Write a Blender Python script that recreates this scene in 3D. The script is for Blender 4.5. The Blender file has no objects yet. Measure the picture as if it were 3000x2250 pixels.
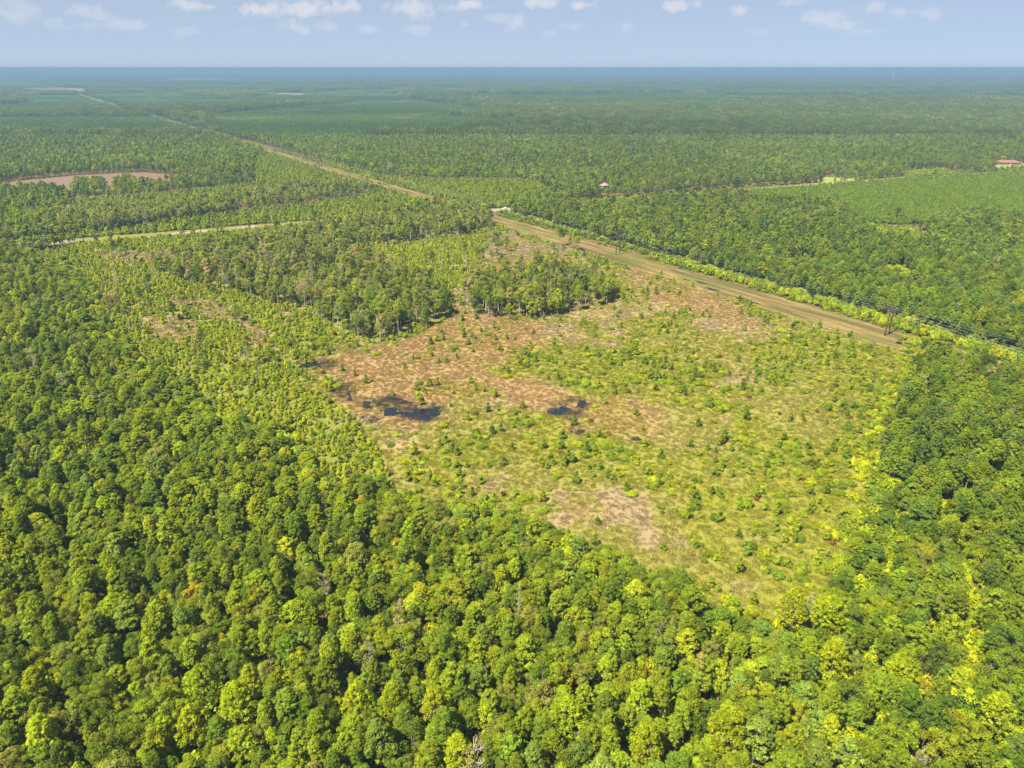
import bpy, math, random
import numpy as np
from mathutils import Vector, Matrix

# ------------------------------------------------------------------ camera, sky, sun, exposure
sc = bpy.context.scene
COL = sc.collection
CAM_H = 120.0
PITCH = math.radians(24.0)
FPX = 2081.0                       # focal length in pixels of the 3000 px wide photograph
cam_d = bpy.data.cameras.new('camera'); cam = bpy.data.objects.new('camera', cam_d); COL.objects.link(cam)
cam.location = (0, 0, CAM_H); cam.rotation_euler = (math.radians(90) - PITCH, 0, 0)
cam_d.sensor_width = 36.0; cam_d.lens = 36.0 * FPX / 3000.0
cam_d.clip_start = 1.0; cam_d.clip_end = 300000.0
sc.camera = cam

SUN_EL, SUN_AZ = math.radians(58), math.radians(-132)     # azimuth from +Y towards +X
SUN_DIR = Vector((math.sin(SUN_AZ) * math.cos(SUN_EL), math.cos(SUN_AZ) * math.cos(SUN_EL), math.sin(SUN_EL)))
sun_d = bpy.data.lights.new('sun', 'SUN'); sun = bpy.data.objects.new('sun', sun_d); COL.objects.link(sun)
sun_d.energy = 4.3; sun_d.angle = math.radians(0.53); sun_d.color = (1.0, 0.95, 0.86)
sun.rotation_euler = SUN_DIR.to_track_quat('Z', 'Y').to_euler(); sun.location = (-400, 200, 900)

world = bpy.data.worlds.new('World'); sc.world = world; world.use_nodes = True
sc.view_settings.view_transform = 'Standard'; sc.view_settings.look = 'None'
sc.view_settings.exposure = 1.92; sc.view_settings.gamma = 1.0; sc.view_settings.use_curve_mapping = False
SKY_STRENGTH = 0.05
HAZE_DENSITY = 1.0 / 5000.0
HAZE_COLOR = (0.175, 0.285, 0.40)
sc.cycles.max_bounces = 6; sc.cycles.diffuse_bounces = 3; sc.cycles.transmission_bounces = 4
sc.cycles.glossy_bounces = 2; sc.cycles.volume_bounces = 0; sc.cycles.use_denoising = True

rng = np.random.default_rng(7); random.seed(7)
S_, C_ = math.sin(PITCH), math.cos(PITCH)

def P(x, y, z=0.0):
    """the place at height z that the photograph shows at pixel x, y"""
    u = (x - 1500) / FPX; v = (1125 - y) / FPX
    t = (CAM_H - z) / (S_ - v * C_)
    return (t * u, t * (C_ + v * S_))
def poly(pts):
    return np.array([P(*p) for p in pts])
def to_px(x, y, z):
    d = y * C_ + (CAM_H - z) * S_
    v = (y * S_ - (CAM_H - z) * C_) / d
    return 1500 + x / d * FPX, 1125 - v * FPX, d
def inside(pg, x, y):
    r = np.zeros(np.shape(x), bool); n = len(pg); j = n - 1
    for i in range(n):
        xi, yi = pg[i]; xj, yj = pg[j]
        c = ((yi > y) != (yj > y)) & (x < (xj - xi) * (y - yi) / (yj - yi + 1e-12) + xi)
        r ^= c; j = i
    return r
_nt = np.random.default_rng(99).random((256, 256))
def vnoise(x, y, scale, seed=0):
    x = np.asarray(x) / scale + seed * 17.31; y = np.asarray(y) / scale + seed * 9.17
    xi = np.floor(x).astype(int); yi = np.floor(y).astype(int); fx = x - xi; fy = y - yi
    fx = fx * fx * (3 - 2 * fx); fy = fy * fy * (3 - 2 * fy)
    g = lambda a, b: _nt[a & 255, b & 255]
    return (g(xi, yi) * (1 - fx) + g(xi + 1, yi) * fx) * (1 - fy) + (g(xi, yi + 1) * (1 - fx) + g(xi + 1, yi + 1) * fx) * fy
def fbm(x, y, scale, seed=0, oct=3):
    r = 0; a = .5; t = 0
    for k in range(oct):
        r = r + a * vnoise(x, y, scale / 2 ** k, seed + k * 3); t += a; a *= .5
    return r / t
def sstep(a, b, x):
    t = np.clip((x - a) / (b - a), 0, 1); return t * t * (3 - 2 * t)

# ------------------------------------------------------------------ node helpers and materials
def new_mat(name):
    m = bpy.data.materials.new(name); m.use_nodes = True; nt = m.node_tree; nt.nodes.clear(); return m, nt
def nd(nt, typ, ins=None, **kw):
    n = nt.nodes.new(typ)
    for k, v in kw.items(): setattr(n, k, v)
    for k, v in (ins or {}).items():
        if isinstance(v, bpy.types.NodeSocket): nt.links.new(v, n.inputs[k])
        else: n.inputs[k].default_value = v
    return n
def math_(nt, op, a, b=0.0, c=0.0, clamp=False):
    n = nt.nodes.new('ShaderNodeMath'); n.operation = op; n.use_clamp = clamp
    for i, v in enumerate((a, b, c)):
        if isinstance(v, bpy.types.NodeSocket): nt.links.new(v, n.inputs[i])
        else: n.inputs[i].default_value = v
    return n.outputs[0]
def mixc(nt, f, a, b, blend='MIX'):
    n = nt.nodes.new('ShaderNodeMix'); n.data_type = 'RGBA'; n.blend_type = blend
    for i, v in ((0, f), (6, a), (7, b)):
        if isinstance(v, bpy.types.NodeSocket): nt.links.new(v, n.inputs[i])
        else: n.inputs[i].default_value = v if i == 0 else (*v[:3], 1)
    return n.outputs[2]
def noise(nt, scale, detail=3, vec=None, rough=.55):
    n = nt.nodes.new('ShaderNodeTexNoise'); n.inputs['Scale'].default_value = scale
    n.inputs['Detail'].default_value = detail; n.inputs['Roughness'].default_value = rough
    if vec is not None: nt.links.new(vec, n.inputs['Vector'])
    return n.outputs[0]
def ramp(nt, f, lo, hi):
    n = nt.nodes.new('ShaderNodeMapRange'); nt.links.new(f, n.inputs[0])
    n.inputs[1].default_value = lo; n.inputs[2].default_value = hi; n.interpolation_type = 'SMOOTHSTEP'
    return n.outputs[0]
def out(nt, shader=None, volume=None):
    o = nt.nodes.new('ShaderNodeOutputMaterial')
    if shader: nt.links.new(shader, o.inputs[0])
    if volume: nt.links.new(volume, o.inputs[1])
def pos(nt):
    return nt.nodes.new('ShaderNodeNewGeometry').outputs['Position']

def leaf_mat(name, transl=0.5):
    """foliage: the tree's own tint (object or instance attribute) times a variation per leaf clump"""
    m, nt = new_mat(name)
    a = nd(nt, 'ShaderNodeAttribute', attribute_type='INSTANCER', attribute_name='tint')
    b = nd(nt, 'ShaderNodeAttribute', attribute_type='OBJECT', attribute_name='own_tint')
    t = mixc(nt, 1.0, a.outputs['Color'], b.outputs['Color'], 'ADD')
    sh = nd(nt, 'ShaderNodeAttribute', attribute_type='GEOMETRY', attribute_name='shade')
    hu = nd(nt, 'ShaderNodeAttribute', attribute_type='GEOMETRY', attribute_name='hue')
    hsv = nd(nt, 'ShaderNodeHueSaturation', {'Hue': hu.outputs['Fac'], 'Saturation': 1.0, 'Value': sh.outputs['Fac'], 'Color': t})
    d = nd(nt, 'ShaderNodeBsdfDiffuse', {'Color': hsv.outputs[0]})
    tr = nd(nt, 'ShaderNodeBsdfTranslucent', {'Color': hsv.outputs[0]})
    mx = nd(nt, 'ShaderNodeMixShader', {0: transl, 1: d.outputs[0], 2: tr.outputs[0]})
    out(nt, mx.outputs[0]); return m
def bark_mat(name, c1, c2, scale=1.5):
    m, nt = new_mat(name); p = pos(nt)
    mp = nd(nt, 'ShaderNodeMapping', {'Vector': p, 'Scale': (1, 1, .25)})
    f = ramp(nt, noise(nt, scale, 4, mp.outputs[0]), .35, .65)
    b = nd(nt, 'ShaderNodeBsdfPrincipled', {'Base Color': mixc(nt, f, c1, c2), 'Roughness': .9})
    out(nt, b.outputs[0]); return m
def plain_mat(name, col, rough=.7, metal=0.0, var=.12, scale=2.0):
    m, nt = new_mat(name)
    f = noise(nt, scale, 3, pos(nt))
    c = mixc(nt, f, [x * (1 - var) for x in col], [min(1, x * (1 + var)) for x in col])
    b = nd(nt, 'ShaderNodeBsdfPrincipled', {'Base Color': c, 'Roughness': rough, 'Metallic': metal})
    out(nt, b.outputs[0]); return m

M = {}
M['leaf'] = leaf_mat('foliage')
M['grass'] = leaf_mat('grass_blades', .5)
M['bark'] = bark_mat('pine_bark', (.10, .075, .06), (.22, .17, .14))
M['pale_bark'] = bark_mat('pale_bark', (.20, .175, .14), (.42, .39, .34))
M['dead_wood'] = bark_mat('weathered_wood', (.26, .23, .20), (.45, .42, .38))
M['pole_wood'] = bark_mat('treated_pole_wood', (.055, .026, .018), (.10, .045, .03))
M['metal'] = plain_mat('weathered_aluminium', (.45, .46, .47), .45, .6)
M['porcelain'] = plain_mat('insulator_glaze', (.35, .33, .30), .3)
M['white_paint'] = plain_mat('white_paint', (.75, .76, .78), .35)
M['dark_glass'] = plain_mat('dark_glass', (.02, .022, .026), .08)
M['rubber'] = plain_mat('rubber', (.02, .02, .02), .9)
M['brick'] = plain_mat('brown_brick', (.16, .10, .07), .9, scale=6)
M['roof_red'] = plain_mat('reddish_shingles', (.17, .075, .058), .9, scale=1.2)
M['roof_tan'] = plain_mat('tan_roof', (.26, .16, .10), .8)
M['trim_wall'] = plain_mat('pale_siding', (.30, .29, .27), .8)
M['trim'] = plain_mat('pale_trim', (.68, .66, .62), .6)
M['bird'] = plain_mat('dark_feathers', (.018, .018, .022), .8)
M['roof_grey'] = plain_mat('grey_metal_roof', (.30, .31, .33), .5)

# forest floor / far land: one sheet to the horizon
def ground_mat():
    m, nt = new_mat('forest_floor'); p = pos(nt)
    f1 = ramp(nt, noise(nt, .045, 5, p), .38, .62)
    f2 = ramp(nt, noise(nt, .4, 4, p), .4, .65)
    near = mixc(nt, f1, (.055, .062, .012), (.08, .066, .022))
    near = mixc(nt, f2, near, (.15, .092, .034))
    g = nt.nodes.new('ShaderNodeSeparateXYZ'); nt.links.new(p, g.inputs[0])
    far = ramp(nt, g.outputs['Y'], 1100, 1900)
    mp = nd(nt, 'ShaderNodeMapping', {'Vector': p, 'Scale': (.35, 1, 1)})
    big = ramp(nt, noise(nt, .0014, 4, mp.outputs[0], .6), .4, .62)
    sm = ramp(nt, noise(nt, .02, 5, p, .7), .35, .65)
    farc = mixc(nt, big, (.026, .045, .016), (.048, .068, .020))
    farc = mixc(nt, sm, farc, (.020, .036, .014))
    pale = ramp(nt, noise(nt, .0021, 3, mp.outputs[0]), .71, .74)
    farc = mixc(nt, pale, farc, (.15, .14, .06))
    c = mixc(nt, far, near, farc)
    b = nd(nt, 'ShaderNodeBsdfDiffuse', {'Color': c}); out(nt, b.outputs[0]); return m
M['ground'] = ground_mat()

def meadow_mat():
    """cutover ground: the kinds of grass that stand where (vertex attribute) plus fine grain"""
    m, nt = new_mat('cutover_grass'); p = pos(nt)
    col = nd(nt, 'ShaderNodeAttribute', attribute_type='GEOMETRY', attribute_name='cover')
    f = ramp(nt, noise(nt, .5, 6, p, .7), .25, .75)
    f2 = ramp(nt, noise(nt, 5.5, 3, p, .7), .25, .75)
    c = mixc(nt, f, (.86, .86, .86), (1.12, 1.11, 1.09)); c = mixc(nt, 1.0, col.outputs['Color'], c, 'MULTIPLY')
    c = mixc(nt, math_(nt, 'MULTIPLY', f2, .22), c, (.15, .11, .05))
    bm = nd(nt, 'ShaderNodeBump', {'Height': noise(nt, 2.2, 5, p, .7), 'Strength': .15, 'Distance': .2})
    b = nd(nt, 'ShaderNodeBsdfDiffuse', {'Color': c, 'Normal': bm.outputs[0]}); out(nt, b.outputs[0]); return m
M['meadow'] = meadow_mat()

def strip_mat():
    m, nt = new_mat('mown_grass')
    uv = nd(nt, 'ShaderNodeAttribute', attribute_type='GEOMETRY', attribute_name='along')
    p = pos(nt)
    a = noise(nt, 1.0, 5, nd(nt, 'ShaderNodeMapping', {'Vector': uv.outputs['Vector'], 'Scale': (.35, .022, 1)}).outputs[0], .6)
    b_ = noise(nt, 1.0, 4, nd(nt, 'ShaderNodeMapping', {'Vector': uv.outputs['Vector'], 'Scale': (.22, .012, 1), 'Location': (9, 4, 0)}).outputs[0], .6)
    c = mixc(nt, ramp(nt, a, .38, .58), (.098, .078, .025), (.230, .150, .058))
    c = mixc(nt, ramp(nt, noise(nt, .03, 3, p), .45, .65), c, (.110, .108, .024))
    c = mixc(nt, math_(nt, 'MULTIPLY', ramp(nt, b_, .46, .58), .8), c, (.042, .034, .018))
    c = mixc(nt, math_(nt, 'MULTIPLY', ramp(nt, noise(nt, .5, 6, p, .75), .35, .65), .6), c, (.10, .085, .026))
    bm = nd(nt, 'ShaderNodeBump', {'Height': noise(nt, 1.5, 4, p), 'Strength': .6, 'Distance': .3})
    b = nd(nt, 'ShaderNodeBsdfDiffuse', {'Color': c, 'Normal': bm.outputs[0]}); out(nt, b.outputs[0]); return m
M['strip'] = strip_mat()
def water_mat():
    m, nt = new_mat('dark_water')
    bm = nd(nt, 'ShaderNodeBump', {'Height': noise(nt, 2.5, 2, pos(nt)), 'Strength': .08, 'Distance': .1})
    b = nd(nt, 'ShaderNodeBsdfPrincipled', {'Base Color': (.006, .009, .014, 1), 'Roughness': .06, 'IOR': 1.33, 'Normal': bm.outputs[0]})
    out(nt, b.outputs[0]); return m
M['water'] = water_mat()
M['concrete'] = plain_mat('pale_asphalt', (.17, .165, .155), .9, scale=.6)
M['verge'] = plain_mat('dry_verge_grass', (.14, .115, .038), 1.0, var=.35, scale=.35)
M['soil'] = plain_mat('ploughed_soil', (.110, .066, .034), 1.0, var=.22, scale=.12)
M['lawn'] = plain_mat('mown_lawn', (.15, .18, .02), 1.0, var=.18, scale=.1)
M['path'] = plain_mat('pale_dirt', (.25, .21, .12), 1.0, var=.2, scale=.2)

# ------------------------------------------------------------------ sky with small clouds
def build_world():
    nt = world.node_tree; nt.nodes.clear()
    sky = nd(nt, 'ShaderNodeTexSky', sky_type='NISHITA', sun_disc=False)
    sky.sun_elevation = SUN_EL; sky.sun_rotation = SUN_AZ; sky.altitude = 120; sky.air_density = 0.28; sky.dust_density = 0.4; sky.ozone_density = 4.0
    tc = nt.nodes.new('ShaderNodeTexCoord')
    sx = nd(nt, 'ShaderNodeSeparateXYZ', {0: tc.outputs['Generated']})
    el = math_(nt, 'MULTIPLY', math_(nt, 'ARCSINE', sx.outputs[2]), 57.2958)
    az = math_(nt, 'MULTIPLY', math_(nt, 'ARCTAN2', sx.outputs[0], sx.outputs[1]), 57.2958)
    # clouds at (px, py, half width, half height, strength) of the photograph, kept as directions
    cl = [(40,45,70,22,.45),(110,28,60,16,.4),(215,35,60,22,.5),(70,15,50,14,.35),(560,18,60,15,.75),(610,20,40,10,.6),(765,28,52,17,.9),(835,30,40,10,.55),(900,22,70,20,.9),
          (1020,20,50,18,.8),(1180,25,75,22,.85),(1380,12,50,14,.95),(1320,20,40,14,.6),(1460,50,75,12,.4),(1515,60,22,26,.6),(1600,10,60,12,.8),(1710,14,50,15,.9),
          (860,82,45,20,.6),(960,80,28,18,.45),(380,72,40,12,.45),(240,75,60,14,.3),(545,88,40,14,.3),(1085,85,30,12,.45),(1220,88,50,12,.35),(1365,70,24,12,.4),(1680,78,35,12,.35),
          (1835,80,18,14,.4),(1985,15,50,14,.8),(2165,28,32,16,.75),(2410,52,70,16,.5),(2470,72,45,12,.45),(2555,24,40,14,.55),(2640,35,60,16,.4),(2730,42,40,14,.45),(2240,92,60,10,.25),
          (2540,92,50,10,.3),(720,90,30,10,.3),(2320,6,40,10,.4),(170,60,50,14,.3),(1615,95,30,10,.25)]
    total = None
    nz = noise(nt, 34, 6, tc.outputs['Generated'], .62); nz2 = noise(nt, 110, 4, tc.outputs['Generated'], .6)
    rough = math_(nt, 'ADD', math_(nt, 'MULTIPLY', math_(nt, 'SUBTRACT', nz, .5), 3.4), math_(nt, 'MULTIPLY', math_(nt, 'SUBTRACT', nz2, .5), .9))
    for (px, py, hw, hh, st) in cl:
        u = (px - 1500) / FPX; v = (1125 - py) / FPX
        d = Vector((u, C_ + v * S_, -S_ + v * C_)).normalized()
        a0 = math.degrees(math.atan2(d.x, d.y)); e0 = math.degrees(math.asin(d.z)); k = 57.3 / FPX
        q = math_(nt, 'MULTIPLY', math_(nt, 'SUBTRACT', az, a0), 1 / (hw * k * 1.15))
        w = math_(nt, 'MULTIPLY', math_(nt, 'SUBTRACT', el, e0), 1 / (hh * k * 1.15))
        r = math_(nt, 'SQRT', math_(nt, 'ADD', math_(nt, 'MULTIPLY', q, q), math_(nt, 'MULTIPLY', w, w)))
        val = math_(nt, 'SUBTRACT', 1.0, r)
        f = ramp(nt, math_(nt, 'ADD', val, rough), -.02, .92)
        f = math_(nt, 'MULTIPLY', f, st)
        total = f if total is None else math_(nt, 'MAXIMUM', total, f)
    # scattered cumulus over the rest of the sky, as above the frame
    pz = math_(nt, 'MAXIMUM', sx.outputs[2], .03)
    pl = nd(nt, 'ShaderNodeCombineXYZ', {0: math_(nt, 'DIVIDE', sx.outputs[0], pz), 1: math_(nt, 'DIVIDE', sx.outputs[1], pz)})
    g = ramp(nt, noise(nt, .9, 6, pl.outputs[0], .6), .60, .74)
    up = ramp(nt, el, 5.0, 9.0)
    total = math_(nt, 'MAXIMUM', total, math_(nt, 'MULTIPLY', math_(nt, 'MULTIPLY', g, up), .8))
    veil = 0.74      # summer haze: even pale tone over the whole sky, raised for softer fill light
    tint = mixc(nt, veil, sky.outputs[0], VEIL)
    c = mixc(nt, math_(nt, 'MULTIPLY', total, .62), tint, CLOUD)
    bg = nd(nt, 'ShaderNodeBackground', {0: c, 1: SKY_STRENGTH})
    o = nt.nodes.new('ShaderNodeOutputWorld'); nt.links.new(bg.outputs[0], o.inputs[0])
VEIL = (2.62, 3.10, 3.58); CLOUD = (4.7, 4.5, 4.6)
build_world()

# ------------------------------------------------------------------ mesh helpers
def mesh_from(name, verts, faces, mats, mat_idx=None, smooth=False):
    me = bpy.data.meshes.new(name); me.from_pydata([tuple(v) for v in verts], [], [tuple(f) for f in faces])
    for m in mats: me.materials.append(m)
    if mat_idx is not None: me.polygons.foreach_set('material_index', np.asarray(mat_idx, np.int32))
    if smooth: me.polygons.foreach_set('use_smooth', np.ones(len(me.polygons), bool))
    me.update(); return me
def add(name, me, parent=None, loc=None, kind=None):
    o = bpy.data.objects.new(name, me); COL.objects.link(o)
    if parent is not None: o.parent = parent
    if loc is not None: o.location = loc
    if kind: o['kind'] = kind
    return o
def tag(o, label, cat, group=None):
    o['label'] = label; o['category'] = cat
    if group: o['group'] = group
    return o

def tube(pts, radii, n=6):
    """tapered tube along points; returns verts, faces"""
    V, Fc = [], []
    pts = [Vector(p) for p in pts]
    for i, p in enumerate(pts):
        d = (pts[min(i + 1, len(pts) - 1)] - pts[max(i - 1, 0)]).normalized()
        a = d.cross(Vector((0, 0, 1)));
        if a.length < .05: a = d.cross(Vector((1, 0, 0)))
        a.normalize(); b = d.cross(a)
        for k in range(n):
            t = 2 * math.pi * k / n
            V.append(p + (a * math.cos(t) + b * math.sin(t)) * radii[i])
    for i in range(len(pts) - 1):
        for k in range(n):
            k2 = (k + 1) % n
            Fc.append((i * n + k, i * n + k2, (i + 1) * n + k2, (i + 1) * n + k))
    m = (len(pts) - 1) * n
    Fc.append(tuple(range(m, m + n))); Fc.append(tuple(reversed(range(n))))
    return V, Fc
def box(x0, y0, z0, x1, y1, z1):
    V = [(x, y, z) for z in (z0, z1) for y in (y0, y1) for x in (x0, x1)]
    return V, [(0, 2, 3, 1), (4, 5, 7, 6), (0, 1, 5, 4), (2, 6, 7, 3), (0, 4, 6, 2), (1, 3, 7, 5)]
class MB:
    def __init__(s): s.v = []; s.f = []; s.m = []
    def add(s, vf, mi=0):
        o = len(s.v); s.v += [tuple(v) for v in vf[0]]; s.f += [tuple(i + o for i in f) for f in vf[1]]; s.m += [mi] * len(vf[1]); return s
    def mesh(s, name, mats, smooth=False): return mesh_from(name, s.v, s.f, mats, s.m, smooth)

def leaves(rg, cen, rad, nleaf, size, up=.35, squash=.8, hue_j=.012, shade_j=.28, jit=.75, tuft_tone=None):
    """rhombic leaf sprays round tuft centres: arrays verts (N,4,3), shade (N), hue (N)"""
    cen = np.asarray(cen, float); n = len(cen); rad = np.broadcast_to(rad, (n,))
    c = np.repeat(cen, nleaf, 0); r = np.repeat(rad, nleaf); N = len(c)
    d = rg.normal(size=(N, 3)); d[:, 2] += up * 1.2; d /= np.linalg.norm(d, axis=1)[:, None]
    q = r * (.70 + .30 * rg.random(N) ** .5)
    p = c + d * q[:, None] * np.array([1, 1, squash])
    nm = d + rg.normal(size=(N, 3)) * jit * .5; nm[:, 2] += .55; nm /= np.linalg.norm(nm, axis=1)[:, None]
    t = np.cross(nm, rg.normal(size=(N, 3))); t /= np.linalg.norm(t, axis=1)[:, None]; b = np.cross(nm, t)
    s = size * (.65 + .7 * rg.random(N)); s2 = s * (.38 + .3 * rg.random(N))
    bend = nm * (s * .18)[:, None]
    V = np.stack([p - t * s[:, None] - bend, p - b * s2[:, None], p + t * s[:, None] - bend, p + b * s2[:, None]], 1)
    tone = np.repeat(1 + shade_j * (rg.random(n) - .5) * 2 if tuft_tone is None else tuft_tone, nleaf)
    sh = tone * (1 + .22 * (rg.random(N) - .5) * 2)
    hu = .5 + np.repeat(hue_j * (rg.random(n) - .5) * 2, nleaf)
    return V, sh, hu
def crown_mesh(name, parts, mat=None):
    V = np.concatenate([p[0] for p in parts]); sh = np.concatenate([p[1] for p in parts]); hu = np.concatenate([p[2] for p in parts])
    n = len(V); me = bpy.data.meshes.new(name)
    me.vertices.add(n * 4); me.vertices.foreach_set('co', V.reshape(-1).astype(np.float32))
    me.loops.add(n * 4); me.loops.foreach_set('vertex_index', np.arange(n * 4, dtype=np.int32))
    me.polygons.add(n); me.polygons.foreach_set('loop_start', np.arange(0, n * 4, 4, dtype=np.int32))
    me.attributes.new('shade', 'FLOAT', 'FACE').data.foreach_set('value', sh.astype(np.float32))
    me.attributes.new('hue', 'FLOAT', 'FACE').data.foreach_set('value', hu.astype(np.float32))
    me.materials.append(mat or M['leaf']); me.update(calc_edges=True); return me
def join_mesh(name, crown, wood):
    """crown and wood as one mesh of two materials (for forest masses)"""
    bm_v, bm_f, mi = [], [], []
    nv = len(crown.vertices); co = np.empty(nv * 3, np.float32); crown.vertices.foreach_get('co', co)
    nf = len(crown.polygons); sh = np.empty(nf, np.float32); hu = np.empty(nf, np.float32)
    crown.attributes['shade'].data.foreach_get('value', sh); crown.attributes['hue'].data.foreach_get('value', hu)
    wv = np.empty(len(wood.vertices) * 3, np.float32); wood.vertices.foreach_get('co', wv)
    ls = np.empty(len(wood.loops), np.int32); wood.loops.foreach_get('vertex_index', ls)
    st = np.empty(len(wood.polygons), np.int32); wood.polygons.foreach_get('loop_start', st)
    me = bpy.data.meshes.new(name); tot = nv + len(wv) // 3
    me.vertices.add(tot); me.vertices.foreach_set('co', np.concatenate([co, wv]))
    me.loops.add(nf * 4 + len(ls)); me.loops.foreach_set('vertex_index', np.concatenate([np.arange(nf * 4, dtype=np.int32), ls + nv]))
    me.polygons.add(nf + len(st)); me.polygons.foreach_set('loop_start', np.concatenate([np.arange(0, nf * 4, 4, dtype=np.int32), st + nf * 4]))
    me.polygons.foreach_set('material_index', np.concatenate([np.zeros(nf, np.int32), np.ones(len(st), np.int32)]))
    one = np.ones(len(st), np.float32)
    me.attributes.new('shade', 'FLOAT', 'FACE').data.foreach_set('value', np.concatenate([sh, one]))
    me.attributes.new('hue', 'FLOAT', 'FACE').data.foreach_set('value', np.concatenate([hu, one * .5]))
    me.materials.append(crown.materials[0]); me.materials.append(wood.materials[0]); me.update(calc_edges=True); return me

# ------------------------------------------------------------------ plant prototypes (unit: metres, base at the origin)
def trunk_mesh(rg, H, r0, mat, limbs=(), lean=.4, n=6):
    mb = MB(); k = 5; dx = rg.normal(size=2) * lean
    pts = [(dx[0] * (i / k) ** 2 + rg.normal() * .05 * (i > 0), dx[1] * (i / k) ** 2 + rg.normal() * .05 * (i > 0), H * i / k - (.3 if i == 0 else 0)) for i in range(k + 1)]
    mb.add(tube(pts, [r0 * (1 - .8 * i / k) * (1.25 if i == 0 else 1) for i in range(k + 1)], n))
    for (p, z0, r) in limbs:
        f = z0 / H * k; i = min(int(f), k - 1); a = Vector(pts[i]).lerp(Vector(pts[i + 1]), f - i)
        b = Vector(p); mid = a.lerp(b, .55) + Vector((0, 0, -.12 * (b - a).length + .1))
        mb.add(tube([a, mid, b], [r, r * .7, r * .25], 3))
    return mb.mesh('trunk', [mat], True)
def pine(seed, H=15, R=2.6, base=.48, ntuft=80, nleaf=34, leaf=.185, round_=.6):
    rg = np.random.default_rng(seed); cen, rad, limbs = [], [], []
    lop = rg.random(8) * .5 + .72
    for i in range(ntuft):
        f = rg.random() ** .85; zb = H * base
        prof = (1 - f) ** round_ * (.55 + .45 * min(1, f / .22))
        a = rg.random() * 2 * math.pi; rr = R * prof * (.35 + .65 * rg.random() ** .5) * lop[int(a / (2 * math.pi) * 8) % 8]
        z = zb + f * (H - zb) * .97 + (rg.random() - .5) * .5
        cen.append((rr * math.cos(a), rr * math.sin(a), z)); rad.append(.34 + .34 * rg.random())
        if i % 4 == 0 and rr > .7: limbs.append((cen[-1], max(z - rr * .45, zb * .8), .05 + .02 * rr))
    cen.append((0, 0, H)); rad.append(.5)
    cr = crown_mesh('crown', [leaves(rg, cen, rad, nleaf, leaf, up=.55, squash=.75)])
    return cr, trunk_mesh(rg, H * .97, .17 + .008 * H, M['bark'], limbs)
def broadleaf(seed, H=13, R=3.0, base=.22, nlobe=40, nleaf=112, leaf=.17, skirt=True, mat='bark', lobe=.92):
    rg = np.random.default_rng(seed); cen, rad, limbs = [], [], []
    zb = H * base; zc = (zb + H) / 2; hz = (H - zb) / 2
    for i in range(nlobe):
        d = rg.normal(size=3); d /= np.linalg.norm(d); d[2] = d[2] * .9 + .12
        q = .45 + .5 * rg.random() ** .6
        k = 1.0 - .25 * max(0, d[2])
        c = (d[0] * R * q * k, d[1] * R * q * k, zc + d[2] * hz * q)
        cen.append(c); rad.append(lobe * (.7 + .55 * rg.random()))
        if i % 2 == 0: limbs.append((c, max(.3, min(c[2] - 1.2, H * .7)), .07))
    parts = [leaves(rg, cen, rad, nleaf, leaf, up=.4, squash=.8, shade_j=.2, hue_j=.016, jit=.85)]
    return crown_mesh('crown', parts), trunk_mesh(rg, H * .82, .16 + .007 * H, M[mat], limbs)
def bare(seed, H=11, R=2.0, nleaf=10):
    rg = np.random.default_rng(seed); mb = MB()
    k = 6; dx = rg.normal(size=2) * .5
    pts = [(dx[0] * (i / k) ** 2, dx[1] * (i / k) ** 2, H * i / k - (.3 if i == 0 else 0)) for i in range(k + 1)]
    mb.add(tube(pts, [.16 * (1 - .85 * i / k) for i in range(k + 1)], 5)); tips = []
    for i in range(26):
        z = H * (.3 + .68 * rg.random()); a = rg.random() * 6.283; L = R * (.4 + .7 * rg.random()) * (1.15 - .6 * z / H)
        s = Vector((dx[0] * (z / H) ** 2, dx[1] * (z / H) ** 2, z)); e = s + Vector((math.cos(a) * L, math.sin(a) * L, L * .8))
        mb.add(tube([s, s.lerp(e, .5) + Vector((0, 0, -.1)), e], [.06, .045, .015], 3)); tips.append(e)
        for _ in range(4):
            a2 = a + rg.normal() * .8; t = s.lerp(e, .3 + .6 * rg.random()); e2 = t + Vector((math.cos(a2), math.sin(a2), .7 + .4 * rg.random())) * L * .38
            mb.add(tube([t, e2], [.03, .012], 3)); tips.append(e2)
    cr = crown_mesh('crown', [leaves(rg, [tuple(t) for t in tips], .32, nleaf, .10, up=.2, jit=1.2)])
    return cr, mb.mesh('trunk', [M['dead_wood']], True)
def sapling(seed, H=2.8, R=1.2, nl=46, leaf=.17):
    rg = np.random.default_rng(seed); cen, rad = [], []
    for i in range(30):
        f = rg.random(); a = rg.random() * 6.283; rr = R * (1 - f) ** .6 * (.4 + .6 * rg.random())
        cen.append((rr * math.cos(a), rr * math.sin(a), .25 + f * (H - .3) + rr * .15)); rad.append(.2 + .22 * (1 - f) + .1 * rg.random())
    cen.append((0, 0, H)); rad.append(.16)
    cr = crown_mesh('crown', [leaves(rg, cen, rad, nl, leaf, up=.5, jit=.8)])
    return cr, trunk_mesh(rg, H * .9, .05, M['bark'], (), .1, 4)
def shrub(seed, R=1.2, Hh=1.3, nlobe=9, nl=70, leaf=.15):
    rg = np.random.default_rng(seed); cen, rad = [], []
    for i in range(nlobe):
        a = rg.random() * 6.283; rr = R * .75 * rg.random() ** .6
        cen.append((rr * math.cos(a), rr * math.sin(a), Hh * (.3 + .55 * rg.random()) * (1.1 - .5 * rr / R))); rad.append(R * (.3 + .22 * rg.random()))
    cr = crown_mesh('crown', [leaves(rg, cen, rad, nl, leaf, up=.55, squash=.85, jit=.9)])
    mb = MB()
    for c in cen[:6]:
        mb.add(tube([(0, 0, -.1), (c[0] * .5, c[1] * .5, c[2] * .55), c], [.035, .025, .01], 3))
    return cr, mb.mesh('trunk', [M['bark']], True)
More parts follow.
